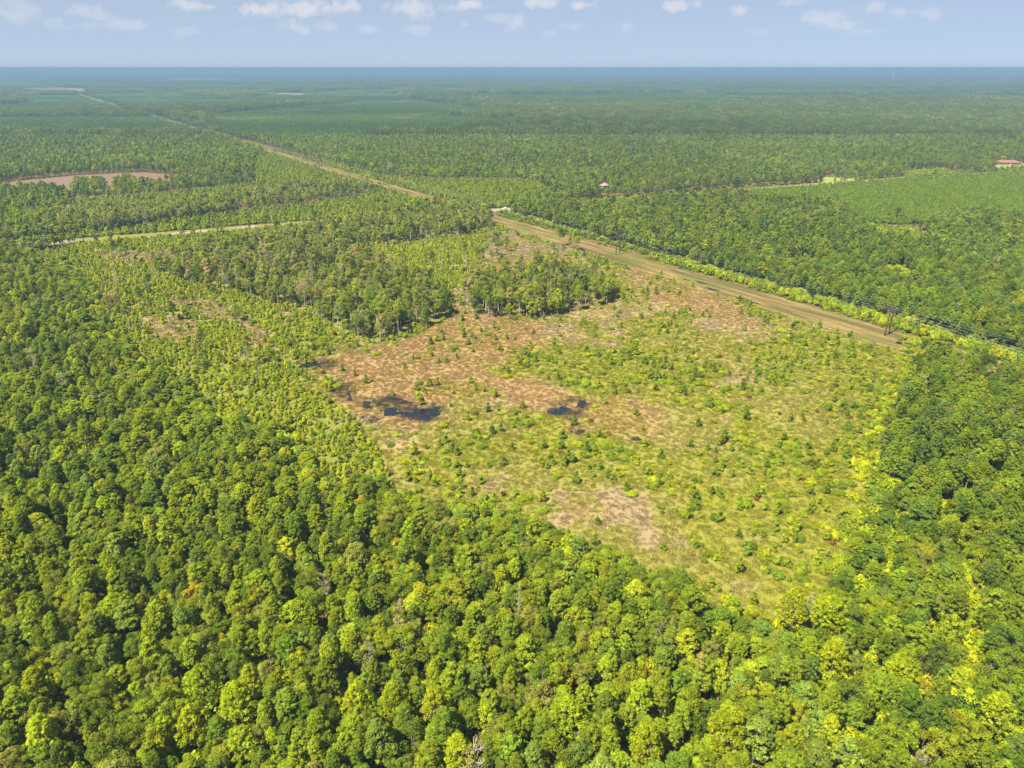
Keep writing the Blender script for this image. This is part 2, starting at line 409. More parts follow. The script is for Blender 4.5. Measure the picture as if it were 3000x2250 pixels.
def tussock(seed, R=.8, H=.34, n=44):
    """a clump of upright grass blades"""
    rg = np.random.default_rng(seed); V, sh = [], []
    for i in range(n):
        a = rg.random() * 6.283; r0 = R * rg.random() ** .6; lean = rg.normal(size=2) * .25; h = H * (.5 + .7 * rg.random()); w = .05 + .05 * rg.random()
        b = np.array([r0 * math.cos(a), r0 * math.sin(a), -.03]); t = b + np.array([lean[0] * h * 1.6, lean[1] * h * 1.6, h]); o = rg.random() * 6.283
        s = np.array([math.cos(o) * w, math.sin(o) * w, 0])
        V.append([b - s, b + s, t + s * .7, t - s * .7]); sh.append(.75 + .5 * rg.random())
    return crown_mesh('tussock', [(np.array(V), np.array(sh), np.full(len(V), .5))], M['grass'])

PINES = [pine(100 + i, H=11.5 + 1.3 * (i % 3), R=2.5 + .3 * (i % 4), base=.44 + .05 * (i % 3), ntuft=125 + 9 * (i % 3), round_=.36 + .08 * (i % 3)) for i in range(8)]
BIGPINES = [pine(150 + i, H=14.5, R=4.2, base=.36, ntuft=270, nleaf=26, round_=.48) for i in range(3)]
BROADS = [broadleaf(200 + i, H=10.5 + 1.4 * (i % 3), R=2.7 + .4 * (i % 3), base=.16 + .07 * (i % 2)) for i in range(7)]
SLENDER = [broadleaf(250 + i, H=14 + i % 2, R=2.3, base=.46 + .08 * (i % 2), nlobe=30, nleaf=88, leaf=.17, mat='pale_bark', lobe=.8) for i in range(4)]
BARES = [bare(300 + i, H=10 + 1.5 * i, nleaf=(3, 12, 22, 8)[i]) for i in range(4)]
SAPS = [sapling(400 + i, H=2.3 + .3 * i, R=1.0 + .15 * (i % 3)) for i in range(5)]
SHRUBS = [shrub(500 + i, R=1.1 + .15 * (i % 3), Hh=1.1 + .2 * (i % 4), nlobe=8 + i) for i in range(6)]
TUSS = [tussock(600 + i) for i in range(4)]
# lighter versions for trees beyond about 450 m, where a leaf spray is well under a pixel
def lite(fn, k, seeds, **kw): return [fn(s, **kw) for s in seeds]
PINES_L = [pine(700 + i, H=12.5, R=2.8, ntuft=48, nleaf=12, leaf=.48, round_=.42) for i in range(4)]
BROADS_L = [broadleaf(720 + i, H=12, R=3.0, nlobe=18, nleaf=24, leaf=.5) for i in range(4)]
SLENDER_L = [broadleaf(740 + i, H=13.5, R=2.4, base=.36, nlobe=16, nleaf=22, leaf=.45, mat='pale_bark', lobe=.85) for i in range(3)]
SAPS_L = [sapling(760 + i, H=2.9, R=1.2, nl=10, leaf=.34) for i in range(4)]
SHRUBS_L = [shrub(780 + i, R=1.25, Hh=1.3, nl=13, leaf=.34) for i in range(4)]

def canopy_patch(seed, size, step, h, hvar, r, nq, q):
    """a square of closed canopy for the far forest: many small crowns in one mesh"""
    rg = np.random.default_rng(seed); n = int(size / step); cen, rad = [], []
    for i in range(n):
        for j in range(n):
            x = (i + .5 + (rg.random() - .5) * .9) * step - size / 2; y = (j + .5 + (rg.random() - .5) * .9) * step - size / 2
            if rg.random() < .06: continue
            H = h * (1 + hvar * rg.normal()); rr = r * (.75 + .5 * rg.random())
            cen.append((x, y, max(H - rr * .6, 1.0))); rad.append(rr)
            cen.append((x, y, max(H * .5, .8))); rad.append(rr * .9)
    tone = np.repeat(1 + .35 * (rg.random(len(cen) // 2) - .5) * 2, 2)
    return crown_mesh('canopy', [leaves(rg, cen, rad, nq, q, up=.6, squash=1.25, shade_j=.3, hue_j=.015, tuft_tone=tone)])

# ------------------------------------------------------------------ masses of plants nobody could count (geometry-node instances)
def mass(name, meshes, xyz, rot, scl, tint, label, cat=None):
    n = len(xyz); me = bpy.data.meshes.new(name)
    me.vertices.add(n); me.vertices.foreach_set('co', np.asarray(xyz, np.float32).reshape(-1))
    me.attributes.new('turn', 'FLOAT_VECTOR', 'POINT').data.foreach_set('vector', np.stack([np.zeros(n), np.zeros(n), rot], 1).astype(np.float32).reshape(-1))
    me.attributes.new('size', 'FLOAT_VECTOR', 'POINT').data.foreach_set('vector', np.asarray(scl, np.float32).reshape(-1))
    tc = np.ones((n, 4), np.float32); tc[:, :3] = tint
    me.attributes.new('tint', 'FLOAT_COLOR', 'POINT').data.foreach_set('color', tc.reshape(-1))
    me.attributes.new('pick', 'INT', 'POINT').data.foreach_set('value', rng.integers(0, len(meshes), n).astype(np.int32))
    ob = add(name, me, kind='stuff'); ob['label'] = label
    g = bpy.data.node_groups.new(name + '_scatter', 'GeometryNodeTree')
    g.interface.new_socket('Geometry', in_out='INPUT', socket_type='NodeSocketGeometry'); g.interface.new_socket('Geometry', in_out='OUTPUT', socket_type='NodeSocketGeometry')
    gi = g.nodes.new('NodeGroupInput'); go = g.nodes.new('NodeGroupOutput'); L = g.links
    join = g.nodes.new('GeometryNodeJoinGeometry')
    for i, m in enumerate(meshes):
        po = bpy.data.objects.new(name + '_source', m)
        oi = g.nodes.new('GeometryNodeObjectInfo'); oi.inputs['Object'].default_value = po; oi.inputs['As Instance'].default_value = False
        ti = g.nodes.new('GeometryNodeGeometryToInstance'); L.new(oi.outputs['Geometry'], ti.inputs[0]); L.new(ti.outputs[0], join.inputs[0])
    ins = g.nodes.new('GeometryNodeInstanceOnPoints'); ins.inputs['Pick Instance'].default_value = True
    def attr(nm, t):
        a = g.nodes.new('GeometryNodeInputNamedAttribute'); a.data_type = t; a.inputs[0].default_value = nm; return a.outputs[0]
    L.new(gi.outputs[0], ins.inputs['Points']); L.new(join.outputs[0], ins.inputs['Instance'])
    L.new(attr('pick', 'INT'), ins.inputs['Instance Index']); L.new(attr('turn', 'FLOAT_VECTOR'), ins.inputs['Rotation']); L.new(attr('size', 'FLOAT_VECTOR'), ins.inputs['Scale'])
    L.new(ins.outputs[0], go.inputs[0])
    md = ob.modifiers.new('scatter', 'NODES'); md.node_group = g
    return ob

# ------------------------------------------------------------------ the plan of the land (pixels of the photograph projected to the ground)
LD = np.array([-.5576, .8303]); LN = np.array([.8303, .5576]); LC = 335.9       # power line direction and normal
def line_off(x, y): return x * LN[0] + y * LN[1] - LC
ROAD = np.array([(-560, 430), (-356, 526), (-278, 556), (-224, 584), (-157, 611), (-4, 667), (180, 749), (361, 829), (471, 872), (620, 925), (1000, 1040)], float)
def dist_path(path, x, y):
    d = np.full(np.shape(x), 1e9)
    for (a, b) in zip(path[:-1], path[1:]):
        ab = b - a; t = np.clip(((x - a[0]) * ab[0] + (y - a[1]) * ab[1]) / (ab @ ab), 0, 1)
        d = np.minimum(d, np.hypot(x - a[0] - t * ab[0], y - a[1] - t * ab[1]))
    return d
HC = 10.5          # canopy height used to carry crown edges down to the ground
edge_px = [(60, 716, 8), (180, 735, 8), (270, 800, HC), (298, 890, HC), (343, 949, HC), (407, 999, HC), (460, 1030, HC), (543, 1071, HC), (600, 1143, HC), (678, 1150, HC), (723, 1200, HC), (836, 1190, HC),
           (890, 1262, HC), (952, 1345, HC), (1060, 1345, HC), (1112, 1338, HC), (1166, 1395, HC), (1257, 1406, HC), (1392, 1415, HC), (1483, 1406, HC), (1528, 1447, HC), (1618, 1492, HC), (1731, 1528, HC), (1927, 1615, HC),
           (2036, 1630, HC), (2149, 1694, HC), (2271, 1750, HC), (2430, 1694, HC), (2475, 1640, HC), (2506, 1585, HC), (2577, 1478, 0), (2583, 1342, 0), (2640, 1200, 0), (2670, 1116, 0), (2688, 1040, 0)]
OPEN = poly(edge_px + [(2689, 1029), (2508, 980), (2400, 940), (2197, 887), (2084, 851), (1915, 794), (1790, 758), (1700, 740), (1516, 675), (1442, 652), (1200, 640), (960, 655), (650, 680), (300, 702)])
CLEAR = poly([(870, 1050), (1010, 1012), (1110, 1010), (1180, 990), (1330, 932), (1345, 870), (1400, 835), (1470, 800), (1600, 780), (1700, 790), (1790, 800), (1830, 770), (1790, 758), (1915, 794), (2084, 851), (2197, 887), (2400, 940),
              (2508, 980), (2689, 1029), (2640, 1200), (2583, 1342), (2577, 1478), (2506, 1585, HC), (2430, 1694, HC), (2271, 1750, HC), (2149, 1694, HC), (1927, 1615, HC), (1731, 1528, HC), (1528, 1447, HC), (1392, 1415, HC), (1200, 1400, HC),
              (1120, 1370), (1060, 1270), (980, 1200), (905, 1130)])
CLEAR2 = poly([(1345, 880), (1400, 790), (1420, 740), (1440, 690), (1516, 677), (1700, 742), (1800, 765), (1830, 790), (1800, 840), (1740, 812), (1600, 795), (1480, 812)])
WET = poly([(880, 1062), (1000, 1035), (1150, 1000), (1300, 950), (1330, 860), (1390, 930), (1600, 960), (1650, 1010), (1540, 1075), (1700, 1170), (1900, 1165), (1940, 1230), (1860, 1290), (1700, 1300), (1500, 1190), (1370, 1165), (1300, 1245), (1150, 1262), (1020, 1190), (940, 1130)])
WET2 = poly([(1790, 800), (1850, 770), (2200, 900), (2230, 960), (2050, 930), (1900, 880)])
GREENS = [poly(g) for g in ([(1470, 1090), (1540, 1030), (1700, 1010), (1900, 1030), (2080, 1060), (2120, 1130), (2080, 1210), (1940, 1200), (1900, 1140), (1700, 1160), (1560, 1120)],
          [(1880, 940), (1980, 920), (2020, 980), (1930, 1010)], [(1950, 1330), (2250, 1290), (2560, 1260), (2560, 1640, 6), (2300, 1720, 6), (2100, 1640, 6), (2000, 1500)], [(2380, 970), (2530, 1000), (2670, 1050), (2620, 1220), (2560, 1330), (2480, 1300), (2480, 1130), (2350, 1050)],
          [(1500, 1310), (1560, 1240), (1640, 1230), (1740, 1310), (1680, 1350), (1560, 1360)], [(1260, 1330), (1380, 1290), (1520, 1300), (1500, 1380), (1330, 1380)], [(2200, 1000), (2350, 1010), (2400, 1090), (2280, 1130)])]
PONDS = [poly(g) for g in ([(948, 1150), (985, 1120), (1035, 1118), (1050, 1155), (1075, 1185), (1120, 1165), (1165, 1150), (1185, 1175), (1230, 1190), (1290, 1185), (1312, 1195), (1290, 1225), (1200, 1235), (1140, 1232), (1080, 1220), (1040, 1185), (985, 1165)],
         [(893, 1062), (985, 1052), (980, 1078), (900, 1074)], [(1640, 1180), (1690, 1160), (1720, 1190), (1690, 1220), (1740, 1250), (1700, 1285), (1670, 1270), (1680, 1230), (1620, 1210)],
         [(508, 962), (530, 948), (545, 972), (525, 978)], [(1850, 1270), (1880, 1268), (1885, 1282), (1850, 1285)], [(2440, 1203), (2468, 1200), (2470, 1214), (2442, 1214)])]
DITCH = np.array([P(2688, 1010), P(2662, 1110), P(2630, 1190), P(2596, 1290), P(2577, 1370), P(2572, 1440), P(2560, 1550), P(2530, 1700)])
GROVE1 = poly([(440, 790), (571, 838), (687, 860), (845, 903), (918, 922), (1031, 999), (1103, 1004), (1175, 985), (1243, 958), (1320, 928), (1325, 880), (1270, 850), (1180, 820), (1090, 780), (1010, 745), (1018, 733), (1206, 712), (1293, 701), (1369, 694), (1443, 672), (1442, 650), (1350, 632), (1150, 648), (1000, 675), (850, 700), (700, 730), (560, 765)])
GROVE2 = poly([(1365, 922), (1438, 936), (1555, 940), (1686, 918), (1754, 900), (1795, 885), (1798, 845), (1740, 818), (1600, 806), (1480, 820), (1400, 852), (1360, 885)])
PATHS = [poly(g) for g in ([(515, 868), (640, 878), (720, 935), (800, 1005), (830, 1050), (780, 1035), (690, 970), (600, 920), (500, 905)], [(1310, 860), (1345, 850), (1365, 900), (1380, 945), (1340, 950), (1325, 905)],
         [(290, 745), (420, 735), (620, 720), (600, 745), (420, 765), (300, 770)], [(430, 920), (560, 930), (600, 985), (520, 1000), (440, 975)], [(790, 920), (850, 910), (880, 940), (820, 950)])]
NORTH = poly([(180, 705), (300, 698), (640, 674), (960, 650), (1300, 610), (1270, 585), (1000, 505), (880, 463), (800, 440), (745, 470), (740, 545), (590, 560), (480, 575), (330, 585), (230, 590), (185, 640)])
GROVE5 = poly([(185, 695), (360, 678), (440, 665), (524, 650), (687, 632), (772, 617), (881, 607), (1025, 585), (1116, 563), (1080, 550), (900, 565), (700, 595), (520, 610), (300, 622), (200, 640)])
EAST = poly([(1290, 585), (1462, 612), (1560, 598), (1640, 572), (1560, 536), (1400, 530), (1250, 530), (1120, 522), (1010, 488), (930, 465), (1130, 540)])
FIELD = poly([(-160, 560), (0, 536), (108, 525), (217, 514), (325, 509), (420, 506), (590, 520), (520, 552), (400, 566), (280, 578), (200, 580), (160, 560), (0, 566), (-120, 600)])
FIELDTREES = [poly(g) for g in ([(205, 562), (225, 540), (300, 536), (318, 560), (300, 572), (230, 578)], [(340, 575), (330, 545), (380, 525), (420, 540), (480, 545), (500, 558), (420, 572)], [(480, 530), (590, 522), (610, 560), (520, 556)])]
LAWN = poly([(2410, 518), (2505, 524), (2522, 532), (2460, 542), (2405, 535)])
YOUNG = poly([(2150, 563), (2200, 556), (2525, 539), (2670, 526), (2923, 514), (3300, 500), (3300, 690), (3000, 657), (2815, 640), (2688, 675), (2525, 664), (2453, 610), (2200, 598)])
HOUSE_YARD = poly([(2915, 480), (3060, 478), (3060, 502), (2915, 506)])
GAPS = [poly(g) for g in ([(2500, 655), (2640, 668), (2740, 690), (2680, 735), (2560, 715)], [(2560, 800), (2640, 790), (2700, 830), (2640, 850)], [(2290, 770), (2360, 760), (2400, 790), (2330, 800)], [(1560, 600), (2405, 545), (2420, 552), (2100, 585), (1700, 612)], [(2640, 505), (2760, 495), (2830, 510), (2660, 520)], [(2785, 1560), (2825, 1560), (2850, 1750), (2865, 1900), (2850, 2120), (2800, 2120), (2800, 1900), (2780, 1750)], [(2690, 1830), (2770, 1820), (2780, 1900), (2700, 1910)])]
MIXED_TOP = poly([(-900, 400), (0, 395), (300, 400), (610, 400), (760, 425), (850, 430), (900, 417), (1061, 408), (1206, 400), (1387, 385), (1500, 366), (1700, 358), (2000, 355), (2200, 362), (2400, 372), (2500, 300), (4200, 300), (4200, 700), (2000, 900), (-900, 900)])

# ------------------------------------------------------------------ ground, cutover meadow, water, mown strip, road, fields
g_v = []; N = 40
xs = np.linspace(-1, 1, N); xs = np.sign(xs) * np.abs(xs) ** 2.5 * 60000
ys = np.sign(np.linspace(-1, 1, N)) * np.abs(np.linspace(-1, 1, N)) ** 2.5 * 60000
me = mesh_from('ground', [(x, y, 0) for y in ys for x in xs], [(j * N + i, j * N + i + 1, (j + 1) * N + i + 1, (j + 1) * N + i) for j in range(N - 1) for i in range(N - 1)], [M['ground']])
add('ground', me, kind='structure')

DX = 1.4; gx = np.arange(-420, 232, DX); gy = np.arange(112, 660, DX); GX, GY = np.meshgrid(gx, gy)
def soft(pg, x, y, w=6, seed=1):
    """membership of a polygon with a ragged edge"""
    a = (fbm(x, y, 14, seed) - .5) * w * 3; b = (fbm(x, y, 14, seed + 40) - .5) * w * 3
    r = inside(pg, x + a, y + b).astype(float)
    for k in range(4):
        t = k * 1.57 + .4; r = r + inside(pg, x + a + w * .5 * math.cos(t), y + b + w * .5 * math.sin(t))
    return r / 5
def cover_masks(x, y):
    clear = soft(CLEAR, x, y, 5, 1); clear = np.maximum(clear, soft(CLEAR2, x, y, 5, 2))
    wet = np.maximum(soft(WET, x, y, 9, 3), soft(WET2, x, y, 7, 4) * .8)
    green = np.zeros(np.shape(x))
    for i, g in enumerate(GREENS): green = np.maximum(green, soft(g, x, y, 11, 5 + i))
    n1 = fbm(x, y, 30, 21); green = np.clip(green * (.45 + 1.1 * n1) + sstep(.46, .64, fbm(x, y, 22, 23)) * .85 * clear * (1 - .7 * wet), 0, 1)
    path = np.zeros(np.shape(x))
    for i, g in enumerate(PATHS): path = np.maximum(path, soft(g, x, y, 5, 50 + i))
    return clear, wet, green, path
clear_m, wet_m, green_m, path_m = cover_masks(GX, GY)
pond_m = np.zeros(GX.shape)
for i, g in enumerate(PONDS): pond_m = np.maximum(pond_m, soft(g, GX, GY, 4, 60 + i))
off = line_off(GX, GY)
Z = .22 + .22 * (fbm(GX, GY, 9, 31, 4) - .5) + .15 * (fbm(GX, GY, 40, 33) - .5)
Z = np.where(pond_m > 0, Z - pond_m * (-.02 + .62 * sstep(.43, .60, .55 * fbm(GX, GY, 9, 35, 4) + .45 * fbm(GX, GY, 3.5, 36, 2) - .05 * ((GX > 60) & (GY > 120)))), Z)
dd = dist_path(DITCH, GX, GY); Z -= .5 * np.exp(-(dd / 1.2) ** 2)
Z = np.where((off > -15), .08, Z)
def lerp(a, b, t): return a + (np.array(b) - a) * t[..., None]
n2, n3, n4 = fbm(GX, GY, 18, 25), fbm(GX, GY, 6, 27), fbm(GX, GY, 45, 29)
cov = np.empty(GX.shape + (3,)); cov[:] = (.315, .238, .125)                       # dry pinkish broomsedge
cov = lerp(cov, (.35, .265, .105), sstep(.42, .66, n2))                            # straw
cov = lerp(cov, (.335, .218, .082), wet_m * .85 * sstep(.25, .5, n4 * .5 + n3 * .5 + wet_m * .2))   # orange wet meadow
cov = lerp(cov, (.27, .21, .045), wet_m * sstep(.55, .68, n2) * .7)
cov = lerp(cov, (.235, .245, .018), green_m * sstep(.15, .55, n3 * .6 + green_m * .4))
low = sstep(400, 260, GY)
cov = lerp(cov, (.245, .235, .030), (1 - wet_m) * sstep(.50 - .22 * low, .66 - .20 * low, fbm(GX, GY, 11, 37)) * .8)
dense = 1 - clear_m
cov = lerp(cov, (.17, .19, .03), dense * (1 - path_m) * .8)
cov = lerp(cov, (.33, .25, .11), path_m * .7)
cov = lerp(cov, (.075, .055, .035), np.clip(pond_m * 1.2, 0, 1) * sstep(.30, .5, fbm(GX, GY, 8, 35, 4)) * .8)
cov *= .66
cov = lerp(cov, (.03, .027, .02), np.exp(-(dd / 2.2) ** 2) * .9)
nx, ny = len(gx), len(gy)
idx = np.arange(nx * ny).reshape(ny, nx); F_ = np.stack([idx[:-1, :-1], idx[:-1, 1:], idx[1:, 1:], idx[1:, :-1]], -1).reshape(-1, 4)
keep = inside(OPEN, GX, GY); 
kx = keep.copy()
for s in (6, 12):                                                                # let the meadow run a little under the trees
    for ax in (0, 1):
        for d in (-s, s): kx |= np.roll(keep, d, ax)
kx &= off < -9
fk = kx.reshape(-1)[F_].all(1); F_ = F_[fk]
used = np.unique(F_); remap = np.full(nx * ny, -1); remap[used] = np.arange(len(used)); F_ = remap[F_]
co = np.stack([GX, GY, Z], -1).reshape(-1, 3)[used]
me = bpy.data.meshes.new('cutover_meadow'); me.vertices.add(len(co)); me.vertices.foreach_set('co', co.astype(np.float32).reshape(-1))
me.loops.add(F_.size); me.loops.foreach_set('vertex_index', F_.astype(np.int32).reshape(-1)); me.polygons.add(len(F_)); me.polygons.foreach_set('loop_start', np.arange(0, F_.size, 4, dtype=np.int32))
ca = np.ones((len(co), 4), np.float32); ca[:, :3] = cov.reshape(-1, 3)[used]
me.attributes.new('cover', 'FLOAT_COLOR', 'POINT').data.foreach_set('color', ca.reshape(-1)); me.polygons.foreach_set('use_smooth', np.ones(len(F_), bool))
me.materials.append(M['meadow']); me.update(calc_edges=True); add('cutover_meadow', me, kind='structure')

def sheet(name, pg, z, mat, kind='structure'):
    return add(name, mesh_from(name, [(x, y, z) for x, y in pg], [tuple(range(len(pg)))], [mat]), kind=kind)
def grow(pg, m): c = pg.mean(0); d = pg - c; return c + d * (1 + m / np.maximum(np.linalg.norm(d, axis=1, keepdims=True), 1))
for i, g in enumerate(PONDS): sheet('pond_water' if i == 0 else 'puddle_water', grow(g, 5 if i == 0 else 3), .045, M['water'])
# the ditch along the pine edge: a narrow ribbon of standing water
def ribbon(name, path, w, z, mat, jag=0.0, seed=0, step=None, along=False, woff=0.0):
    path = np.asarray(path, float); seg = np.hypot(*np.diff(path, axis=0).T); s = np.concatenate([[0], np.cumsum(seg)])
    if step:
        q = np.arange(0, s[-1], step); path = np.stack([np.interp(q, s, path[:, 0]), np.interp(q, s, path[:, 1])], 1); s = q
    t = np.gradient(path, axis=0); t /= np.linalg.norm(t, axis=1)[:, None]; n = np.stack([t[:, 1], -t[:, 0]], 1)
    rg = np.random.default_rng(seed); nn = len(path); k = 6 if along else 1
    e1 = woff - w / 2 + jag * (rg.random(nn) - .5); e2 = woff + w / 2 + jag * (rg.random(nn) - .5)
    V, U, Fc = [], [], []
    for i in range(nn):
        for j in range(k + 1):
            o = e1[i] + (e2[i] - e1[i]) * j / k; V.append((*(path[i] + n[i] * o), z)); U.append((o, s[i], 0))
    for i in range(nn - 1):
        for j in range(k): a = i * (k + 1) + j; Fc.append((a, a + 1, a + k + 2, a + k + 1))
    me = mesh_from(name, V, Fc, [mat])
    if along: me.attributes.new('along', 'FLOAT_VECTOR', 'POINT').data.foreach_set('vector', np.array(U, np.float32).reshape(-1))
    return add(name, me, kind='structure')
ribbon('ditch_water', DITCH, 1.5, .0 + .03, M['water'], .6, 3, 6)
lp = np.array([184.0, 328.5]); A_ = lp - LD * 260; B_ = lp + LD * 7200
ribbon('mown_strip', [A_, B_], 24, .14, M['strip'], 2.6, 5, 7, True, woff=-2.0)
ribbon('road_verge', ROAD, 15, .10, M['verge'], 3.0, 6, 9)
ribbon('road', ROAD, 7.2, .20, M['concrete'], 0, 7, 12)
mark = plain_mat('yellow_road_line', (.55, .40, .06), .8)
ribbon('centre_line', ROAD, .3, .206, mark, 0, 8, 12)
sheet('ploughed_field', FIELD, .12, M['soil']); sheet('mown_lawn', LAWN, .12, M['lawn']); sheet('house_yard', HOUSE_YARD, .12, M['lawn'])
for (px, py, hw, hl) in ((2055, 829, 1.6, 5), (2087, 848, 1.6, 5), (2185, 880, 2.0, 8), (2010, 820, .9, 3)):
    c = np.array(P(px, py)); th = np.linspace(0, 6.283, 15)[:-1]; rr = 1 + .25 * np.sin(3 * th + px) + .12 * np.cos(5 * th)
    pg = c + (LD * (np.cos(th) * rr * hl)[:, None]) + (LN * (np.sin(th) * rr * hw)[:, None]); sheet('puddle_water', pg, .148, M['water'])
# far clearings, tracks and fields
for nm, pts, mt in (('far_field', [(70, 268), (255, 268), (260, 260), (90, 262)], 'verge'), ('far_field', [(480, 233), (715, 232), (715, 229.5), (480, 230)], 'verge'), ('far_field', [(770, 278), (800, 272), (900, 273), (870, 281)], 'verge'),
                    ('far_field', [(1690, 246), (1735, 243), (1735, 240), (1690, 242)], 'path'), ('far_field', [(180, 340), (290, 338), (330, 333), (200, 334)], 'verge'), ('far_field', [(60, 260), (240, 260), (240, 253), (90, 253)], 'verge')):
    sheet(nm, poly(pts), .3, M[mt])
FAR_OPEN = [poly(p) for p in ([(60, 275), (262, 275), (265, 258), (60, 258)], [(470, 235.5), (725, 234.5), (725, 229), (470, 229)], [(765, 282), (800, 270), (905, 272), (880, 284)], [(1685, 248), (1740, 245), (1740, 239), (1685, 241)], [(175, 346), (290, 344), (335, 333), (195, 333)])]
track1 = [P(1203, 289), P(1252, 274)]; track2 = [P(1390, 284), P(1450, 282), P(1560, 280)]
ribbon('dirt_track', track1, 14, .3, M['path'], 2, 9, 30); ribbon('dirt_track', track2, 14, .3, M['path'], 2, 10, 30)

# ------------------------------------------------------------------ where every plant stands
def grid(y0, y1, s, xr=None, jit=.9):
    ys = np.arange(y0, y1, s); X, Y = [], []
    for y in ys:
        w = .80 * y + 55 if xr is None else None
        a, b = (-w, w) if xr is None else xr
        x = np.arange(a, b, s) + (rng.random() * s); X.append(x); Y.append(np.full(len(x), y))
    X = np.concatenate(X); Y = np.concatenate(Y)
    X = X + (rng.random(len(X)) - .5) * s * jit; Y = Y + (rng.random(len(Y)) - .5) * s * jit
    m = np.abs(X) < .80 * Y + 60 if xr is None else np.ones(len(X), bool)
    return X[m], Y[m]
def zones(x, y):
    z = {}
    z['open'] = inside(OPEN, x, y); z['g1'] = inside(GROVE1, x, y); z['g2'] = inside(GROVE2, x, y)
    z['north'] = inside(NORTH, x, y); z['g5'] = inside(GROVE5, x, y); z['east'] = inside(EAST, x, y)
    z['field'] = inside(FIELD, x, y); z['ft'] = np.any([inside(g, x, y) for g in FIELDTREES], 0)
    z['young'] = inside(YOUNG, x, y); z['lawn'] = inside(LAWN, x, y) | inside(HOUSE_YARD, x, y)
    z['gap'] = np.any([inside(g, x, y) for g in GAPS], 0)
    o = line_off(x, y); z['off'] = o; z['corr'] = (o > -15.5) & (o < 21); z['strip'] = (o > -15.5) & (o < 11)
    z['road'] = dist_path(ROAD, x, y) < 11; z['roadside'] = dist_path(ROAD, x, y) < 26
    z['house'] = (np.hypot(x - 101, y - 793) < 9) | ((np.abs(x - 97) < 6.5) & (y > 742) & (y < 793)) | (np.hypot(x - 655, y - 1003) < 8)
    return z
T = {k: [] for k in ('pine', 'broad', 'slender', 'bare')}      # rows: x, y, turn, sxy, sz, r, g, b, proto
def emit(k, x, y, s, sz, tint, big=None):
    n = len(x)
    if n: T[k].append(np.column_stack([x, y, rng.random(n) * 6.283, s, sz, tint]))
LEAF_GAIN = (2.08, 1.80, .74)
def pick_tint(pal, w, n, var=.14):
    pal = np.array(pal); i = rng.choice(len(pal), n, p=np.array(w) / sum(w)); return pal[i] * np.array(LEAF_GAIN) * (1 + var * rng.normal(size=(n, 1))).clip(.7, 1.35) * (1 + .03 * rng.normal(size=(n, 3)))
PAL_PINE = [(.105, .150, .020), (.132, .178, .018), (.070, .114, .022), (.086, .132, .040)]
PAL_BROAD = [(.098, .140, .020), (.140, .172, .018), (.066, .104, .022), (.118, .142, .052), (.19, .185, .020)]
PAL_GROVE = [(.105, .142, .036), (.135, .165, .038), (.130, .150, .070), (.150, .158, .085), (.078, .112, .032)]

# mixed forest
BIGS = [(1045, 2020), (1150, 2030), (1275, 2035), (1345, 2185), (690, 2050), (590, 1990), (560, 2090), (95, 1985), (2330, 1765), (2440, 1768), (2455, 1890), (2640, 1945), (2930, 2070), (420, 1235), (690, 1245), (510, 1200), (250, 1260),
        (120, 1180), (860, 1780), (1660, 2080), (1900, 2160), (330, 1760), (2140, 2120), (750, 1480), (1010, 1480)]
bx, by = np.array([P(*p, 11) for p in BIGS]).T
x, y = grid(62, 640, 3.3); x2, y2 = grid(640, 1380, 5.0); x = np.concatenate([x, x2]); y = np.concatenate([y, y2]); z = zones(x, y)
ok = ~(z['field'] & ~z['ft']) & ~z['young'] & ~z['lawn'] & ~z['corr'] & ~z['road'] & ~z['house'] & ~z['gap']
grove = (z['g1'] | z['g2'] | z['g5']) & ok; ok &= ~((z['open'] | z['north'] | z['east']) & ~(z['g1'] | z['g2'] | z['g5'] | z['ft']))
ok &= ~((z['off'] > -30) & (z['off'] < -15) & (y < 300) & (rng.random(len(x)) < .3))
near_big = np.min(np.hypot(x[:, None] - bx[None], y[:, None] - by[None]), 1) < 4.6 if len(x) < 400000 else None
ok &= ~near_big; ok &= ~((dist_path(OPEN[:31], x, y) < 9) & (rng.random(len(x)) < .35))
ok &= rng.random(len(x)) > (.10 + .35 * sstep(.66, .76, fbm(x, y, 26, 71)))          # gaps in the canopy
dens = fbm(x, y, 60, 73); right = sstep(60, 170, x - .0 * y) * (y < 420)
pf = np.clip(.58 + (dens - .5) * 1.1 + .25 * right - .15 * (y > 450), .12, .93); pf = np.where(grove, .16, pf); pf = np.where(z['ft'], .1, pf)
u = rng.random(len(x)); is_p = ok & (u < pf); rest = ok & ~is_p
rest &= ~(grove & ~z['g5'] & (rng.random(len(x)) < .40)); sl = rest & grove & (rng.random(len(x)) < .45); br = rest & ~sl; ba = (sl | br) & (rng.random(len(x)) < np.where(grove, .14, .026)); sl &= ~ba; br &= ~ba
reg = .5 * fbm(x, y, 90, 75) + .9 * (vnoise(x, y, 170, 77) - .5) * (y > 450) + .25
def sizes(n, a=.78, b=1.22): s = a + (b - a) * rng.random(n); s = s * np.where(rng.random(n) < .14, 1.28, 1) * np.where(rng.random(n) < .15, .7, 1); return s, s ** .5 * (.84 + .28 * rng.random(n))
edge_d = dist_path(OPEN[:31], x, y); hs = (.55 + .45 * sstep(0, 24, edge_d)) * 1.0 - .14 * sstep(.45, .7, fbm(x, y, 70, 79))
s, q = sizes(is_p.sum(), .60, 1.04); t = pick_tint(PAL_PINE, (.42, .24, .2, .14), is_p.sum()); t *= (.86 + .28 * reg[is_p])[:, None]; rt = ((x > 60) & (line_off(x, y) < -12))[is_p]; t[rt] *= np.array([.84, .90, 1.0]); t[(line_off(x, y) > 12)[is_p] | (y > 680)[is_p]] *= np.array([.86, .93, 1.08]); emit('pine', x[is_p], y[is_p], s, q * hs[is_p], t)
